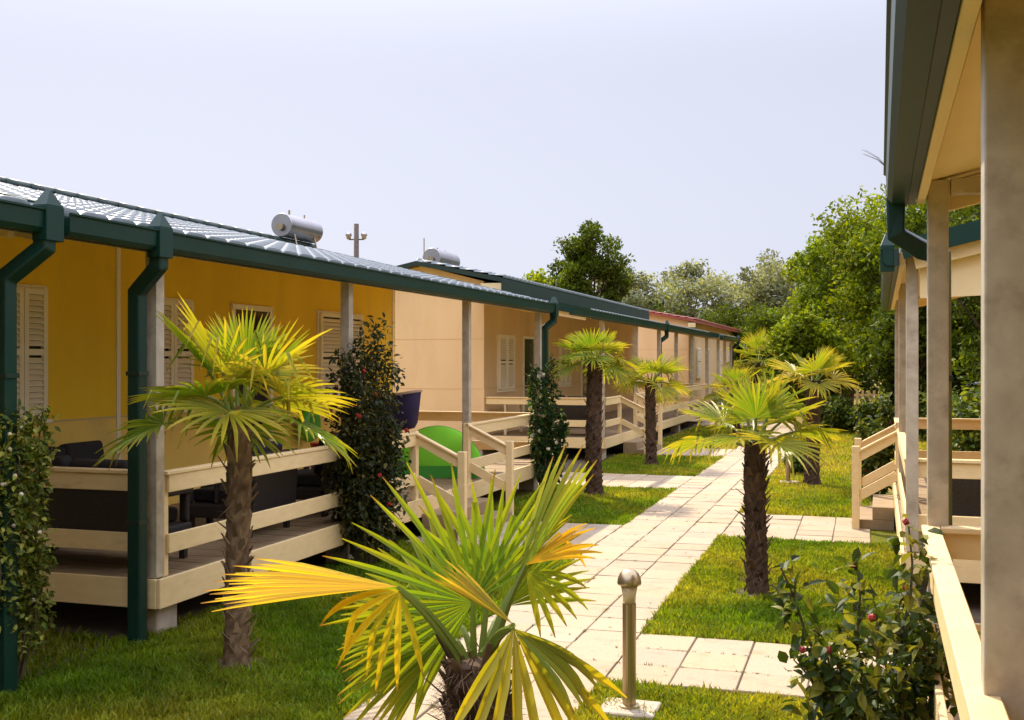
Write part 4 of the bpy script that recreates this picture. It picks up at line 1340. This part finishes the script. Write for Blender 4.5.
m_ = MB(); m_.tube([(-7.44, 13.9, 1.44), (-7.57, 13.9, 1.60)], .006, 5); m_.build('cord', M['steel'], fl)

tb = thing('toy_bucket', (-6.9, 13.3, DZ), 'red and blue toy bucket on the deck behind the climbing rose', 'bucket')
m_ = MB(); m_.lathe((-6.9, 13.3, DZ + .40), [(.13, 0), (.17, .15), (.175, .15)], 16); m_.build('rim', M['red'], tb, smooth=True)
m_ = MB(); m_.lathe((-6.9, 13.3, DZ), [(.15, 0), (.165, .399)], 16); m_.build('body', M['blue'], tb, smooth=True)

# pop-up tent
def popup_tent(c, w, d, h):
    T = thing('beach_tent', c, 'bright green pop-up tent standing behind the stair handrails', 'tent')
    x, y, z = c
    n, k = 24, 12
    vs = []; fs = []; vs2 = []
    # half-dome shell opening away, arch spans along (right) direction
    rt = Vector((.93, .36, 0)); bk = Vector((-.36, .93, 0))
    C = Vector(c)
    for i in range(n + 1):
        a = math.pi * i / n
        for j in range(k + 1):
            b_ = (math.pi / 2) * j / k
            p = C + rt * (w / 2 * math.cos(a) * math.cos(b_ * .85)) - bk * (d * math.sin(b_) * math.sin(a) ** .4) + Vector((0, 0, h * math.sin(a) * math.cos(b_)))
            vs.append(p)
    for i in range(n):
        for j in range(k):
            q = i * (k + 1) + j
            fs.append((q, q + 1, q + k + 2, q + k + 1))
    m_ = MB(); m_.add(vs, fs)
    o = m_.build('canopy', M['tentg'], T, smooth=True)
    md = o.modifiers.new('thick', 'SOLIDIFY'); md.thickness = .006
    e_ = MB(); e_.tube([C + rt * (w / 2 * math.cos(math.pi * i / n)) + Vector((0, 0, h * math.sin(math.pi * i / n))) for i in range(n + 1)], .012, 6)
    e_.build('hoop', M['tentd'], T, smooth=True)
    f_ = MB(); f_.beam(C - rt * w * .44 - bk * .215 + Vector((0, 0, .09)), C + rt * w * .44 - bk * .215 + Vector((0, 0, .09)), .02, .17); f_.build('hem', M['tentd'], T)


popup_tent((-5.76, 14.6, DZ), 1.35, .2, .72)

# pram: open navy basket with pale rim on a light frame
pr_ = thing('pram', (-6.55, 14.9, DZ), 'navy fabric pram with pale rim in front of the peach wall', 'pram')
x, y = -6.55, 14.9
m_ = MB()
prof = []
n = 20
vs = []; fs = []
for lv, (sx_, sy_, zz) in enumerate(((.18, .29, .62), (.21, .33, .70), (.23, .36, .95), (.245, .38, 1.16), (.22, .35, 1.16), (.20, .33, .97), (.14, .24, .82))):
    for i in range(n):
        a = 2 * math.pi * i / n
        ca, sa = math.cos(a), math.sin(a)
        q = .6
        vs.append((x + sy_ * math.copysign(abs(ca) ** q, ca), y + sx_ * math.copysign(abs(sa) ** q, sa), DZ + zz + .05 * ca))
for lv in range(6):
    for i in range(n):
        q = (i + 1) % n
        fs.append((lv * n + i, lv * n + q, (lv + 1) * n + q, (lv + 1) * n + i))
fs.append(tuple(range(n - 1, -1, -1))); fs.append(tuple(6 * n + i for i in range(n)))
m_.add(vs, fs); m_.build('basket', M['navy'], pr_, smooth=True)
m_ = MB(); pts = [Vector(v) for v in vs[3 * n:4 * n]]; m_.tube(pts + [pts[0]], .02, 6, cap=False); m_.build('rim', M['pinkish'], pr_, smooth=True)
m_ = MB(); m_.tube([(x - .3, y - .22, DZ + .16), (x + .28, y - .2, DZ + .8)], .013, 6); m_.tube([(x + .3, y - .22, DZ + .16), (x - .28, y - .2, DZ + .8)], .013, 6)
m_.tube([(x - .3, y + .22, DZ + .16), (x + .28, y + .2, DZ + .8)], .013, 6); m_.tube([(x + .3, y + .22, DZ + .16), (x - .28, y + .2, DZ + .8)], .013, 6); m_.build('frame', M['steel'], pr_)
for a in (-1, 1):
    for b_ in (-1, 1):
        m_ = MB(); m_.tube([(x + a * .3, y + b_ * .21, DZ + .15), (x + a * .3, y + b_ * .25, DZ + .15)], .15, 16); m_.build('wheel', M['tyre'], pr_)

# ------------------------------------------------------------------ far end of the path: low fence, parked car
fe = thing('picket_fence', (-2, 47, 0), 'low pale picket fence at the far end of the path', 'fence')
m_ = MB()
x = -4.2
while x < 1.6:
    m_.box(x, 47, 0.05, x + .1, 47.03, .95); x += .22
m_.build('pickets', M['cream'], fe)
m_ = MB(); m_.box(-4.3, 47.031, .25, 1.7, 47.06, .35); m_.build('rail', M['cream'], fe); m_ = MB(); m_.box(-4.3, 47.031, .7, 1.7, 47.06, .8); m_.build('rail', M['cream'], fe)

car = thing('parked_car', (4.4, 41, 0), 'pale parked car glimpsed among the trees between the galvanised posts', 'car')
cx, cy = 4.4, 41.0
m_ = MB(); pf = [(-2.1, .3), (2.1, .3), (2.15, .65), (1.9, .85), (1.2, .93), (.6, 1.38), (-.9, 1.42), (-1.7, .98), (-2.1, .9)]
m_.add([(cx + a, cy - .85, z) for a, z in pf] + [(cx + a, cy + .85, z) for a, z in pf], [tuple(range(9)), tuple(range(17, 8, -1))] + [(i, i + 9, (i + 1) % 9 + 9, (i + 1) % 9) for i in range(9)])
m_.build('body', M['carw'], car, bevel=.06, seg=2)
m_ = MB(); m_.add([(cx + a, cy - .856, z) for a, z in ((-1.35, .98), (1.0, .98), (.55, 1.31), (-.85, 1.34))], [(0, 1, 2, 3)]); m_.build('window', M['glass'], car)
for a in (-1.3, 1.35):
    for s_ in (-1, 1):
        m_ = MB(); m_.tube([(cx + a, cy + s_ * .72, .32), (cx + a, cy + s_ * .88, .32)], .32, 18); w_ = m_.build('wheel', M['tyre'], car)
        m_ = MB(); m_.tube([(cx + a, cy + s_ * .86, .32), (cx + a, cy + s_ * .89, .32)], .19, 14); m_.build('rim', M['steel'], w_)
